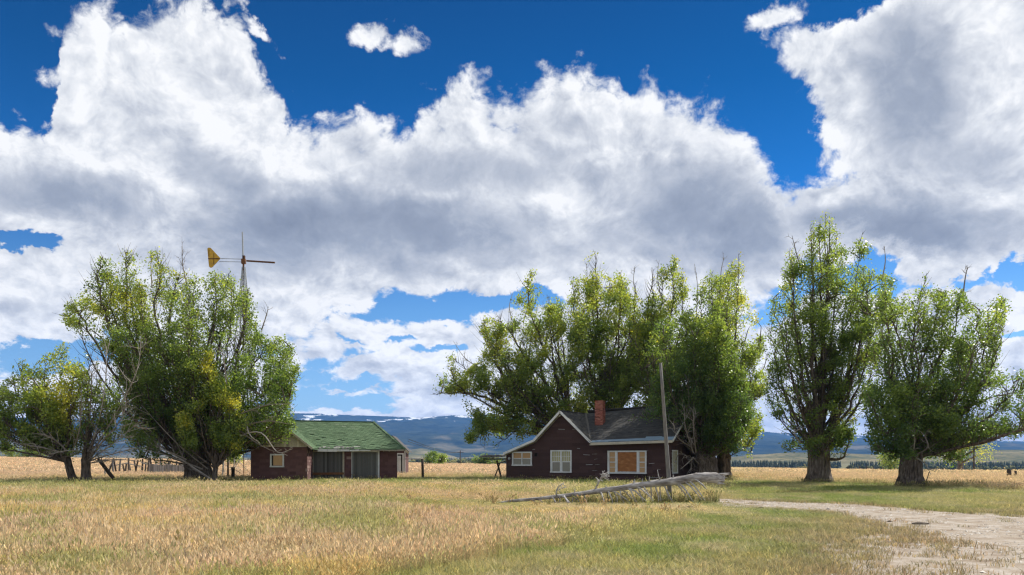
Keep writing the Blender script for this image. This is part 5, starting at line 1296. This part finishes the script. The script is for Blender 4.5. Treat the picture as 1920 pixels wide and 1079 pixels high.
# 4-6 poplars behind and beside the house
make_tree('wide poplar behind the house with a long limb reaching far to the left', 'poplar_tree', 1085, 67, (1072, 815), .75,
  [(805, 735), (822, 715), (845, 665), (862, 668), (880, 690), (905, 668), (912, 640), (902, 620), (915, 592), (935, 588), (955, 610), (962, 570), (985, 520), (998, 508), (1012, 530), (1028, 545), (1052, 560), (1062, 600), (1060, 660), (1085, 700), (1110, 730), (1110, 790), (1060, 800), (1000, 820), (960, 838), (920, 840), (900, 810), (880, 835), (872, 820), (892, 780), (862, 768), (858, 752), (830, 742)],
  [{'p': [(1020, 778), (960, 768), (900, 742), (850, 738), (812, 738)], 'r': .30, 'dy': -1}, {'p': [(1010, 775), (930, 745), (880, 700), (850, 672)], 'dy': -1.5}, [(1030, 760), (960, 700), (915, 640), (912, 598)], [(1040, 740), (990, 680), (955, 620), (932, 592)], [(1050, 720), (1015, 640), (990, 560), (997, 512)],
   [(1060, 720), (1040, 640), (1030, 555)], [(1065, 720), (1055, 650), (1052, 570)], {'p': [(990, 790), (930, 800), (895, 822), (880, 830)], 'r': .1, 'dy': -1.5}, {'p': [(1000, 790), (960, 815), (930, 835)], 'dy': -2}, [(1040, 780), (1000, 740), (960, 720)], [(1010, 770), (950, 740), (915, 715)], [(1080, 770), (1095, 740), (1100, 735)]],
  26, 66000, 3.2, 105, leaf=.125, plume=1.65, tone=.10, yellow_top=.28, holes=[(905, 760, 8), (960, 690, 10), (935, 700, 12), (985, 650, 7)], spots=[(1080, 760, 40, .22), (1010, 640, 30, .12)], lowdark=-.05,
  dead=[([(900, 690, 0), (872, 672, 0), (850, 640, 0)], 8, .8), ([(960, 600, 0), (955, 575, 0), (962, 548, 0)], 6, .6)])
make_tree('tall twin-plumed poplar directly behind the brick chimney', 'poplar_tree', 1150, 66, (1140, 790), .7,
  [(1062, 620), (1063, 560), (1072, 520), (1098, 515), (1100, 485), (1112, 470), (1128, 480), (1132, 510), (1150, 520), (1160, 505), (1175, 525), (1182, 560), (1200, 570), (1215, 620), (1225, 720), (1215, 770), (1100, 785), (1075, 740), (1062, 680)],
  [[(1110, 700), (1080, 600), (1075, 530)], [(1125, 700), (1105, 600), (1100, 495)], [(1130, 680), (1118, 560), (1116, 474)], [(1140, 700), (1140, 600), (1142, 525)], [(1145, 700), (1160, 600), (1163, 510)], [(1150, 700), (1180, 620), (1176, 530)], [(1150, 720), (1195, 660), (1205, 590)], [(1120, 740), (1080, 700), (1068, 640)]],
  26, 50000, 2.8, 106, leaf=.12, plume=1.5, tone=.10, yellow_top=.30, holes=[(1070, 545, 10), (1170, 600, 8), (1090, 690, 8)], spots=[(1120, 600, 50, .05), (1085, 770, 40, .25)])
make_tree('ragged-topped poplar right of the chimney, rising behind the house roof', 'poplar_tree', 1235, 64, (1240, 800), .7,
  [(1180, 540), (1190, 520), (1205, 545), (1222, 500), (1240, 505), (1262, 478), (1278, 500), (1290, 540), (1300, 570), (1318, 600), (1330, 700), (1320, 780), (1240, 790), (1190, 780), (1180, 700), (1175, 600)],
  [[(1220, 700), (1190, 600), (1190, 530)], [(1230, 700), (1215, 600), (1225, 505)], [(1240, 690), (1240, 580), (1245, 510)], [(1245, 680), (1260, 570), (1264, 482)], [(1250, 700), (1280, 600), (1280, 515)], [(1255, 720), (1305, 650), (1310, 600)]],
  22, 44000, 2.6, 107, leaf=.12, plume=1.4, tone=.12, yellow_top=.34, spots=[(1250, 720, 60, .05)], holes=[(1205, 575, 9), (1298, 560, 12), (1290, 700, 8)],
  dead=[([(1195, 560, 0), (1188, 530, 0), (1190, 500, 0)], 8, .7), ([(1305, 600, 0), (1308, 540, 0), (1302, 495, 0)], 8, .7), ([(1240, 560, 0), (1233, 520, 0), (1236, 488, 0)], 8, .7)])
make_tree('dense dark green tree overhanging the right end of the house, thick trunk behind the log', 'poplar_tree', 1322, 56.5, (1318, 862), .95,
  [(1215, 640), (1235, 600), (1262, 600), (1300, 570), (1310, 520), (1330, 498), (1348, 520), (1352, 600), (1372, 640), (1400, 700), (1412, 760), (1408, 820), (1385, 850), (1340, 862), (1285, 858), (1262, 840), (1268, 800), (1245, 790), (1190, 800), (1178, 778), (1215, 770), (1225, 720), (1210, 690)],
  [[(1300, 780), (1270, 690), (1245, 620)], [(1310, 770), (1290, 660), (1280, 600)], [(1318, 760), (1312, 640), (1318, 530)], [(1325, 760), (1335, 640), (1335, 510)], [(1335, 780), (1370, 700), (1370, 650)], [(1340, 800), (1385, 750), (1400, 720)], [(1340, 830), (1380, 810), (1402, 790)],
   {'p': [(1290, 820), (1255, 785), (1215, 780), (1182, 785)], 'dy': -4, 'w': .6}, [(1300, 800), (1250, 740), (1225, 690)], [(1300, 840), (1275, 830), (1272, 845)], [(1330, 845), (1350, 840), (1370, 850)]],
  40, 72000, 2.8, 108, leaf=.11, plume=1.35, tone=-.04, gap=(.30, .44), yellow_top=.34, lowdark=.20, spots=[(1325, 620, 30, .22), (1240, 640, 40, .10)], flare=1.35,
  dead=[([(1300, 850, -2.5), (1285, 800, -3), (1283, 762, -3)], 20, 1.1), ([(1298, 840, -2.5), (1270, 820, -3.2), (1262, 790, -3.2)], 16, 1.0), ([(1305, 850, -2.5), (1300, 800, -3.2), (1305, 770, -3)], 20, 1.1), ([(1295, 860, -2.5), (1275, 850, -3.4), (1265, 868, -3.6)], 8, .8), ([(1310, 870, -2.5), (1298, 860, -3.4), (1296, 885, -3.4)], 6, .7), ([(1300, 858, -2.5), (1290, 868, -3.4), (1276, 880, -3.6)], 6, .6)])
make_tree('thin twin-topped poplar between the house trees and the tall one, smaller dark trunk', 'poplar_tree', 1354, 60.5, (1356, 856), .52,
  [(1330, 600), (1322, 560), (1340, 520), (1362, 510), (1368, 480), (1384, 470), (1396, 500), (1408, 560), (1420, 600), (1432, 650), (1440, 720), (1425, 760), (1430, 800), (1420, 850), (1390, 872), (1365, 862), (1345, 840), (1345, 720)],
  [[(1358, 760), (1362, 620), (1372, 500)], [(1362, 760), (1380, 620), (1385, 476)], [(1355, 740), (1345, 620), (1346, 530)], [(1368, 760), (1410, 680), (1425, 640)], [(1368, 800), (1410, 760), (1428, 740)], [(1370, 830), (1400, 815), (1420, 810)], [(1370, 845), (1395, 845), (1410, 850)]],
  16, 30000, 2.4, 109, leaf=.115, plume=1.25, tone=.14, yellow_top=.25, holes=[(1370, 560, 9), (1400, 620, 9)], spots=[(1400, 840, 40, .15)], flare=1.3,
  dead=[([(1350, 560, 0), (1352, 510, 0), (1358, 482, 0)], 8, .7), ([(1412, 720, 0), (1432, 690, 0), (1440, 660, 0)], 10, .9)])
# 7 the tall one and 8 the rightmost
make_tree('tallest slender poplar on the right, flared gnarled trunk and a kinked low limb', 'poplar_tree', 1538, 50, (1536, 845), .70,
  [(1432, 560), (1455, 530), (1472, 470), (1490, 462), (1510, 470), (1522, 420), (1545, 388), (1562, 405), (1578, 440), (1590, 490), (1602, 440), (1620, 428), (1640, 460), (1640, 500), (1678, 520), (1682, 560), (1660, 620), (1640, 690), (1650, 740), (1615, 770), (1610, 810), (1590, 850), (1560, 862), (1500, 868), (1462, 840), (1455, 790), (1430, 740), (1440, 690), (1435, 640), (1445, 600)],
  [{'p': [(1538, 760), (1545, 680), (1550, 560), (1548, 402)], 'r': .19, 'dy': 0}, [(1545, 700), (1552, 560), (1556, 412)], [(1540, 700), (1538, 540), (1538, 420)], [(1535, 740), (1525, 620), (1525, 430)], [(1542, 720), (1562, 600), (1570, 440)], {'p': [(1550, 740), (1575, 650), (1600, 560), (1618, 435)], 'r': .13, 'dy': .5}, {'p': [(1560, 770), (1600, 700), (1640, 620), (1672, 530)], 'r': .14, 'dy': .5}, [(1525, 740), (1490, 600), (1480, 475)], [(1520, 760), (1470, 650), (1450, 560)],
   [(1520, 780), (1465, 730), (1438, 690)], [(1515, 820), (1480, 800), (1455, 780)], [(1510, 840), (1480, 845), (1465, 840)], {'p': [(1560, 862), (1580, 858), (1590, 835), (1592, 815)], 'r': .17, 'dy': -.8, 'w': .7}, [(1565, 800), (1610, 760), (1640, 735)], [(1550, 820), (1580, 800), (1600, 780)]],
  30, 66000, 2.7, 110, leaf=.10, plume=1.2, tone=.0, yellow_top=.34, lowdark=.05, spots=[(1598, 780, 20, .45), (1570, 770, 34, .12), (1530, 620, 40, .08)], flare=1.55,
  holes=[(1592, 700, 16), (1612, 650, 12), (1470, 600, 9), (1598, 490, 14), (1452, 665, 9), (1500, 560, 8), (1505, 470, 10), (1640, 575, 10), (1480, 715, 8), (1630, 700, 14), (1500, 640, 7)],
  dead=[([(1500, 500, 0), (1492, 470, 0), (1485, 442, 0)], 10, .8), ([(1655, 520, 0), (1660, 490, 0), (1658, 462, 0)], 3, .3), ([(1500, 830, -2), (1490, 812, -2.5), (1510, 800, -2.5)], 8, .6)])
make_tree('broad rightmost poplar with a split grey trunk, its limbs reaching out of the picture', 'poplar_tree', 1707, 43.7, (1712, 850), .60,
  [(1612, 720), (1625, 650), (1640, 600), (1648, 540), (1665, 530), (1680, 560), (1700, 550), (1725, 540), (1740, 505), (1758, 540), (1780, 545), (1800, 535), (1818, 570), (1850, 580), (1880, 550), (1892, 575), (1880, 620), (1870, 680), (1900, 690), (1925, 700), (1960, 730), (1975, 790), (1940, 822), (1900, 828), (1880, 812), (1850, 818), (1822, 850), (1790, 880), (1745, 868), (1690, 868), (1640, 850), (1622, 820), (1625, 780)],
  [[(1705, 720), (1680, 620), (1655, 545)], [(1712, 720), (1715, 620), (1738, 512)], [(1718, 720), (1750, 620), (1762, 550)], [(1722, 740), (1780, 640), (1802, 545)], {'p': [(1728, 780), (1800, 700), (1850, 630), (1885, 558)], 'r': .12}, {'p': [(1735, 800), (1820, 760), (1880, 740), (1965, 735)], 'r': .11, 'dy': -1, 'w': .8}, [(1730, 810), (1800, 780), (1850, 700)],
   {'p': [(1740, 830), (1830, 800), (1940, 800)], 'r': .09, 'w': .6}, [(1700, 760), (1650, 700), (1635, 640)], [(1695, 800), (1650, 770), (1620, 750)], [(1695, 830), (1660, 820), (1632, 800)], [(1700, 850), (1665, 845), (1645, 840)], {'p': [(1735, 850), (1790, 862), (1830, 840)], 'r': .06, 'dy': -1}, [(1725, 820), (1770, 830), (1800, 850)]],
  50, 78000, 2.9, 111, leaf=.095, plume=1.15, tone=-.06, gap=(.36, .49), yellow_top=.22, lowdark=.10, flare=1.35, spots=[(1700, 560, 60, .05)],
  holes=[(1905, 790, 16), (1870, 790, 9), (1900, 750, 9), (1800, 620, 12), (1760, 590, 8), (1840, 660, 10), (1850, 740, 9), (1690, 600, 7)],
  dead=[([(1712, 850, -1.5), (1715, 820, -2.4), (1705, 800, -2.4)], 14, .7), ([(1715, 855, -1.5), (1740, 838, -2.4), (1730, 812, -2.4)], 12, .7), ([(1720, 860, -1.5), (1735, 870, -2), (1745, 890, -2)], 5, .5), ([(1805, 560, 0), (1810, 520, 0), (1815, 500, 0)], 8, .5)])
# distant trees
def small_tree(px, Y, h, w, lab, seed, tone, name='aspen_tree', leaf=.3, n=2600, grp=None):
    g = np.random.default_rng(seed); X = (px - CX) / F * Y; z_ = gz(X, Y); root = empty(name, (X, Y, z_), 0, lab, 'tree', grp)
    tm_ = MB(); tm_.tube([(0, 0, -.3), (0, 0, h * .4), (0, 0, h * .8)], [w * .09, w * .06, .03], 7, .1); nb = 14
    cs = np.stack([g.normal(0, w * .24, nb), g.normal(0, w * .24, nb), g.uniform(h * .28, h * .9, nb)], 1)
    for c_ in cs: tm_.tube([(0, 0, c_[2] * .5), (c_[0] * .6, c_[1] * .6, c_[2] * .8), tuple(c_)], [w * .03, w * .02, .01], 4)
    tm_.build('trunk', M_bark, root); idx = g.integers(0, nb, n); sz = w * .17 * (1.15 - cs[idx, 2] / h * .5)
    pos = cs[idx] + g.normal(0, 1, (n, 3)) * sz[:, None]; pos[:, 2] = np.maximum(pos[:, 2], h * .12)
    d = g.normal(0, 1, (n, 3)); d /= np.linalg.norm(d, axis=1)[:, None]; s_ = np.cross(d, g.normal(0, 1, (n, 3))); s_ /= np.linalg.norm(s_, axis=1)[:, None]
    L_ = leaf; V_ = np.stack([pos - d * L_ * .5, pos + s_ * L_ * .4, pos + d * L_ * .5, pos - s_ * L_ * .4], 1).reshape(-1, 3)
    me = np_mesh('crown', V_, np.arange(n * 4).reshape(n, 4), M_leaf, False, {'tint': ('FACE', 'FLOAT', np.clip(tone + g.normal(0, .1, n), 0, 1))})
    link(bpy.data.objects.new('crown', me), root)
small_tree(809, 230, 3.4, 4.2, 'left one of two rounded dark far trees right of the lone post', 1, .2, 'far_tree', .35)
small_tree(824, 236, 2.9, 3.8, 'right one of two rounded far trees right of the lone post, more olive', 2, .45, 'far_tree', .35)
small_tree(910, 260, 2.6, 5, 'low dark far tree half behind the stick-laden trestle', 3, .3, 'far_tree', .4)
small_tree(1801, 210, 12.5, 9, 'yellow-green aspen far behind the rightmost poplar', 4, .72, 'aspen_tree', .34, 3600)
small_tree(1668, 215, 6, 5, 'low grey-green far tree glimpsed left of the rightmost trunk', 5, .5, 'aspen_tree', .34)
small_tree(414, 150, 5.0, 3.5, 'small dark far bush just right of the big left trunk', 6, .25, 'far_tree', .3, 1500)
small_tree(442, 165, 3.6, 3, 'small olive far bush between the windmill legs', 7, .6, 'far_tree', .3, 1200)
for k, (px_, lab) in enumerate([(22, 'leftmost low far bush'), (52, 'second low far bush from the left'), (72, 'third low far bush from the left')]):
    small_tree(px_, 260, 4.2 - k * .5, 5, lab + ' on the left horizon', 10 + k, .45, 'far_bush', .4, 1200, 'low bushes on the left horizon')

# dark old stems round the big left trunk, part of the thicket behind
for k, (px_, lean) in enumerate([(232, -.3), (246, .2), (262, -.2), (228, .5)]):
    pass

# ------------------------------------------------------------------ grass: tufts instanced over the meadow
def tuft(name, nb, h, spread, wid, seed, mat, heads=0, bend=.35):
    r = np.random.default_rng(seed); V, Fc, tn = [], [], []
    for k in range(nb):
        a = r.uniform(0, 6.283); d = r.uniform(0, spread) ; x, y = d * math.cos(a), d * math.sin(a); hh = h * r.uniform(.55, 1.15)
        l = r.uniform(0, 6.283); bd = hh * r.uniform(.1, bend * 1.6); w = wid * r.uniform(.6, 1.3); f = r.uniform(0, 6.283)
        cx, cy = math.cos(f) * w / 2, math.sin(f) * w / 2; i = len(V); tv = r.uniform(0, 1)
        mx_, my_ = x + math.cos(l) * bd * .3, y + math.sin(l) * bd * .3; tx, ty = x + math.cos(l) * bd, y + math.sin(l) * bd
        V += [(x - cx, y - cy, -.05), (x + cx, y + cy, -.05), (mx_ + cx * .8, my_ + cy * .8, hh * .55), (mx_ - cx * .8, my_ - cy * .8, hh * .55), (tx, ty, hh)]
        Fc += [(i, i + 1, i + 2), (i, i + 2, i + 3), (i + 3, i + 2, i + 4)]; tn += [tv] * 3
        if k < heads:
            i = len(V); dx, dy = math.cos(l), math.sin(l); q = w * 1.5
            V += [(tx - dx * .01, ty - dy * .01, hh * .86), (tx + math.cos(f) * q, ty + math.sin(f) * q, hh * .97), (tx + dx * bd * .12, ty + dy * bd * .12, hh * 1.13), (tx - math.cos(f) * q, ty - math.sin(f) * q, hh * .97)]
            Fc += [(i, i + 1, i + 2), (i, i + 2, i + 3)]; tn += [min(1, tv + .35)] * 2
    me = np_mesh(name, V, Fc, mat, False, {'blade': ('FACE', 'FLOAT', tn)})
    return bpy.data.objects.new(name, me)
M_grass, t, b = material('meadow_grass')
cc = attr(t, 'hue', 'INSTANCER').outputs['Color']; bl = attr(t, 'blade').outputs['Fac']
c = t.mul(cc, t.ramp(bl, [(0, (.48, .58, .50)), (.5, (.95, .95, .95)), (.8, (1.2, 1.15, 1.1)), (1, (1.6, 1.5, 1.4))]))
t.put(b.inputs['Base Color'], c); b.inputs['Roughness'].default_value = .6; b.inputs['Specular IOR Level'].default_value = .25
tr = t.n.new('ShaderNodeBsdfTranslucent'); t.put(tr.inputs['Color'], c)
mx = t.n.new('ShaderNodeMixShader'); mx.inputs[0].default_value = .42
t.l.new(b.outputs[0], mx.inputs[1]); t.l.new(tr.outputs[0], mx.inputs[2]); t.l.new(mx.outputs[0], [n for n in t.n if n.type == 'OUTPUT_MATERIAL'][0].inputs['Surface'])

def meadow(name, label, protos, pts, hue, scale, rot, kind_idx=None):
    pc = bpy.data.collections.new(name + '_tufts')
    for p_ in protos: pc.objects.link(p_)
    me = bpy.data.meshes.new(name); me.vertices.add(len(pts)); me.vertices.foreach_set('co', np.asarray(pts, np.float32).ravel())
    a = me.attributes.new('hue', 'FLOAT_COLOR', 'POINT'); a.data.foreach_set('color', np.concatenate([hue, np.ones((len(hue), 1))], 1).astype(np.float32).ravel())
    a = me.attributes.new('siz', 'FLOAT_VECTOR', 'POINT'); a.data.foreach_set('vector', scale.astype(np.float32).ravel())
    a = me.attributes.new('rot', 'FLOAT_VECTOR', 'POINT'); a.data.foreach_set('vector', rot.astype(np.float32).ravel())
    me.materials.append(M_grass)
    o = bpy.data.objects.new(name, me); link(o); o['kind'] = 'stuff'; tag(o, label, 'grass')
    ng = bpy.data.node_groups.new(name, 'GeometryNodeTree')
    ng.interface.new_socket('Geometry', in_out='INPUT', socket_type='NodeSocketGeometry'); ng.interface.new_socket('Geometry', in_out='OUTPUT', socket_type='NodeSocketGeometry')
    n, l = ng.nodes, ng.links; gi = n.new('NodeGroupInput'); go = n.new('NodeGroupOutput')
    ip = n.new('GeometryNodeInstanceOnPoints'); ci = n.new('GeometryNodeCollectionInfo')
    ci.inputs['Collection'].default_value = pc; ci.inputs['Separate Children'].default_value = True; ci.inputs['Reset Children'].default_value = True
    def na(nm, typ):
        q_ = n.new('GeometryNodeInputNamedAttribute'); q_.data_type = typ; q_.inputs['Name'].default_value = nm; return q_.outputs['Attribute']
    l.new(gi.outputs[0], ip.inputs['Points']); l.new(ci.outputs[0], ip.inputs['Instance']); ip.inputs['Pick Instance'].default_value = True
    l.new(na('rot', 'FLOAT_VECTOR'), ip.inputs['Rotation']); l.new(na('siz', 'FLOAT_VECTOR'), ip.inputs['Scale'])
    l.new(ip.outputs[0], go.inputs[0]); md = o.modifiers.new('scatter', 'NODES'); md.node_group = ng; return o

rg = np.random.default_rng(21)
def sample(n, y0, y1, margin=1.12):
    """points on the ground in the wedge in front of the camera and a little to its sides"""
    y = np.sqrt(rg.uniform(y0 ** 2, y1 ** 2, n)); u = rg.uniform(-.643 * margin, .643 * margin, n) ; x = u * y + rg.uniform(-2, 2, n); return x, y
# footprints to keep clear of tall grass
def clear(x, y):
    keep = np.ones(len(x), bool)
    for fr, x0, x1, y0, y1 in ((H, -.1, tR + .1, .0, Yb), (Gf, gl, gR, .0, backY), (Gf, gl, gr, yw, .1), (Sf, -3.5, sr, 0, 5)):
        lx = (x - fr.o.x) * fr.u.x + (y - fr.o.y) * fr.u.y; ly = (x - fr.o.x) * fr.w.x + (y - fr.o.y) * fr.w.y
        keep &= ~((lx > x0) & (lx < x1) & (ly > y0) & (ly < y1))
    return keep
tall_p = [tuft('straw_tuft', 26, .25, .17, .007, 1, M_grass, 10, .5), tuft('straw_tuft', 24, .22, .18, .007, 2, M_grass, 8, .7), tuft('straw_tuft', 28, .20, .18, .0065, 3, M_grass, 6, .9), tuft('straw_tuft', 20, .29, .15, .007, 4, M_grass, 9, .45)]
short_p = [tuft('turf_tuft', 26, .10, .17, .010, 5, M_grass, 0, .8), tuft('turf_tuft', 22, .13, .16, .010, 6, M_grass, 0, .9), tuft('turf_tuft', 20, .08, .18, .011, 7, M_grass, 0, 1.0)]
far_p = [tuft('field_tuft', 20, .30, .55, .045, 8, M_grass, 6, .5), tuft('field_tuft', 18, .26, .6, .05, 9, M_grass, 4, .5)]
def scatter(name, label, protos, n, y0, y1, want, hs=1.0, ws=1.0, hn=True):
    x, y = sample(n, y0, y1); z = zones(x, y); k = want(x, y, z) & clear(x, y)
    x, y = x[k], y[k]; z = {a: v[k] for a, v in z.items()}
    hue = grass_colour(x, y, z) * (1.0 + rg.normal(0, .13, (len(x), 1))) + rg.normal(0, .012, (len(x), 3))
    gz_ = ground_z(x, y); s = rg.uniform(.7, 1.3, (len(x), 1)) * np.array([[1, 1, 1]]); patch = fbm(x / 1.2, y / 1.2, 3, 61)[:, None]
    s = s * np.concatenate([ws * np.ones_like(patch), ws * np.ones_like(patch), hs * (.65 + .8 * patch)], 1)
    near_log = np.exp(-(((x - 3.0) / 6.5) ** 4 + ((y - 27.5) / 6) ** 4)); s[:, 2] *= 1 - .84 * near_log
    s[:, 2] *= np.interp(y, [8, 20, 60], [.8, .95, 1.0]) if hn else 1
    rot = np.stack([rg.normal(0, .10, len(x)), rg.normal(.06, .10, len(x)), rg.uniform(0, 6.283, len(x))], 1)
    meadow(name, label, protos, np.stack([x, y, gz_], 1), np.clip(hue, .01, 1), s, rot)
    return len(x)
den = []
den.append(scatter('straw_grass', 'tall straw and rust coloured grass filling the left foreground', tall_p, 90000, 8, 34, lambda x, y, z: (rg.random(len(x)) < z['tall'] ** 1.5)))
den.append(scatter('straw_grass', 'tall pale grass around and beyond the buildings and trees', tall_p, 80000, 34, 80, lambda x, y, z: (rg.random(len(x)) < z['tall']), 1.0, 1.5))
den.append(scatter('short_grass', 'short patchy green turf in the right foreground and along the track', short_p, 100000, 8, 36, lambda x, y, z: (rg.random(len(x)) < (1 - z['tall']) * (1 - z['dirt'] * np.where(z['road'] > .4, .99, .93)) * (1 - .45 * z['patch']) * (1 - .6 * sst(z['px'] + (z['n1'] - .5) * 400, 1600, 1850) * z['patch']) * sst(z['n2'] * .5 + z['n1'] * .5, .25, .5)) , 1.0, 1.15))
den.append(scatter('short_grass', 'short green turf in front of the house, garage and right-hand trees', short_p, 50000, 36, 64, lambda x, y, z: (rg.random(len(x)) < (1 - z['tall']) * (1 - z['dirt'])), 1.3, 1.8))
den.append(scatter('field_grass', 'golden grass of the wide field running to the horizon', far_p, 60000, 78, 310, lambda x, y, z: y > 0, 1.0, 1.6))
# green weeds and seed stalks against the walls
M_weed = M_grass
weed_p = [tuft('weed_tuft', 16, .42, .12, .016, 31, M_grass, 10, .3), tuft('weed_tuft', 12, .32, .14, .018, 32, M_grass, 5, .5)]
wx, wy = [], []
for fr, x0, x1, yy in ((H, 0, tR, -.15), (Gf, gl, gr, yw - .15), (Gf, gr, gR, -.15)):
    for k in range(int((x1 - x0) * 5)):
        lx = rg.uniform(x0, x1); P_ = fr.o + fr.u * lx + fr.w * (yy - abs(rg.normal(0, .12))); wx.append(P_.x); wy.append(P_.y)
for k in range(170):                         # tangle under the dead trunk
    px_ = rg.uniform(1030, 1345); A, yA, rA = logpt(px_); P_ = A + lroot; wx.append(P_.x + rg.normal(0, .12)); wy.append(P_.y + .1 + abs(rg.normal(0, .35)))
for bx_, by_, n_ in ((-20.9, 53, 60), (-26, 47.8, 40), (19.3, 49.2, 70), (21.5, 47, 50), (22.0, 42.7, 70), (24.5, 43.5, 60)):
    for k in range(n_): wx.append(bx_ + rg.normal(0, 1.1)); wy.append(by_ + rg.normal(0, .5))
wx, wy = np.array(wx), np.array(wy); n_ = len(wx)
hue = lerp3(C(.42, .33, .17), C(.22, .25, .09), rg.random(n_)) * rg.uniform(.6, 1.1, (n_, 1))
meadow('weeds', 'rank weeds and seed stalks along the walls, trunks and dead log', weed_p, np.stack([wx, wy, ground_z(wx, wy)], 1), hue, rg.uniform(.5, 1.1, (n_, 1)) * np.ones((1, 3)), np.stack([rg.normal(0, .1, n_), rg.normal(0, .1, n_), rg.uniform(0, 6.28, n_)], 1))
# rank clumps standing out of the meadow
x, y = sample(900, 9, 46); z = zones(x, y); k = (rg.random(900) < z['tall']) & clear(x, y) & (fbm(x / 3, y / 3, 2, 88) > .45); x, y = x[k], y[k]; n_ = len(x)
hue = lerp3(C(.30, .32, .10), C(.46, .30, .16), rg.random(n_)) * rg.uniform(.7, 1.1, (n_, 1))
meadow('meadow_weeds', 'scattered darker clumps of weeds and rusty dock in the straw meadow', weed_p, np.stack([x, y, ground_z(x, y)], 1), hue, rg.uniform(.5, 1.0, (n_, 1)) * np.array([[1.6, 1.6, .9]]), np.stack([rg.normal(0, .15, n_), rg.normal(0, .15, n_), rg.uniform(0, 6.28, n_)], 1))
# loose gravel on the track
M_peb, t, b = material('loose_gravel'); t.put(b.inputs['Base Color'], attr(t, 'hue', 'INSTANCER').outputs['Color']); b.inputs['Roughness'].default_value = .9
pebs = []
for k in range(3):
    r = np.random.default_rng(70 + k); V = [(math.cos(a) * r.uniform(.8, 1.2), math.sin(a) * r.uniform(.6, 1.1), r.uniform(-.1, .15)) for a in np.arange(6) * 1.047] + [(r.uniform(-.3, .3), r.uniform(-.3, .3), r.uniform(.5, .8))]
    me = np_mesh('gravel_stone', V, [(i, (i + 1) % 6, 6) for i in range(6)], M_peb); pebs.append(bpy.data.objects.new('gravel_stone', me))
x, y = sample(60000, 10, 36); z = zones(x, y); k = rg.random(60000) < z['dirt'] * .75 * sst(z['n2'], .3, .6); x, y = x[k], y[k]; n_ = len(x)
hue = lerp3(C(.24, .20, .16), C(.62, .58, .52), rg.random(n_))
meadow('gravel', 'loose pale and dark gravel strewn along the dirt track', pebs, np.stack([x, y, ground_z(x, y)], 1), hue, rg.lognormal(-4.0, .45, (n_, 1)) * np.ones((1, 3)), np.stack([rg.normal(0, .2, n_), rg.normal(0, .2, n_), rg.uniform(0, 6.28, n_)], 1))
bpy.data.objects['gravel']['category'] = 'gravel'
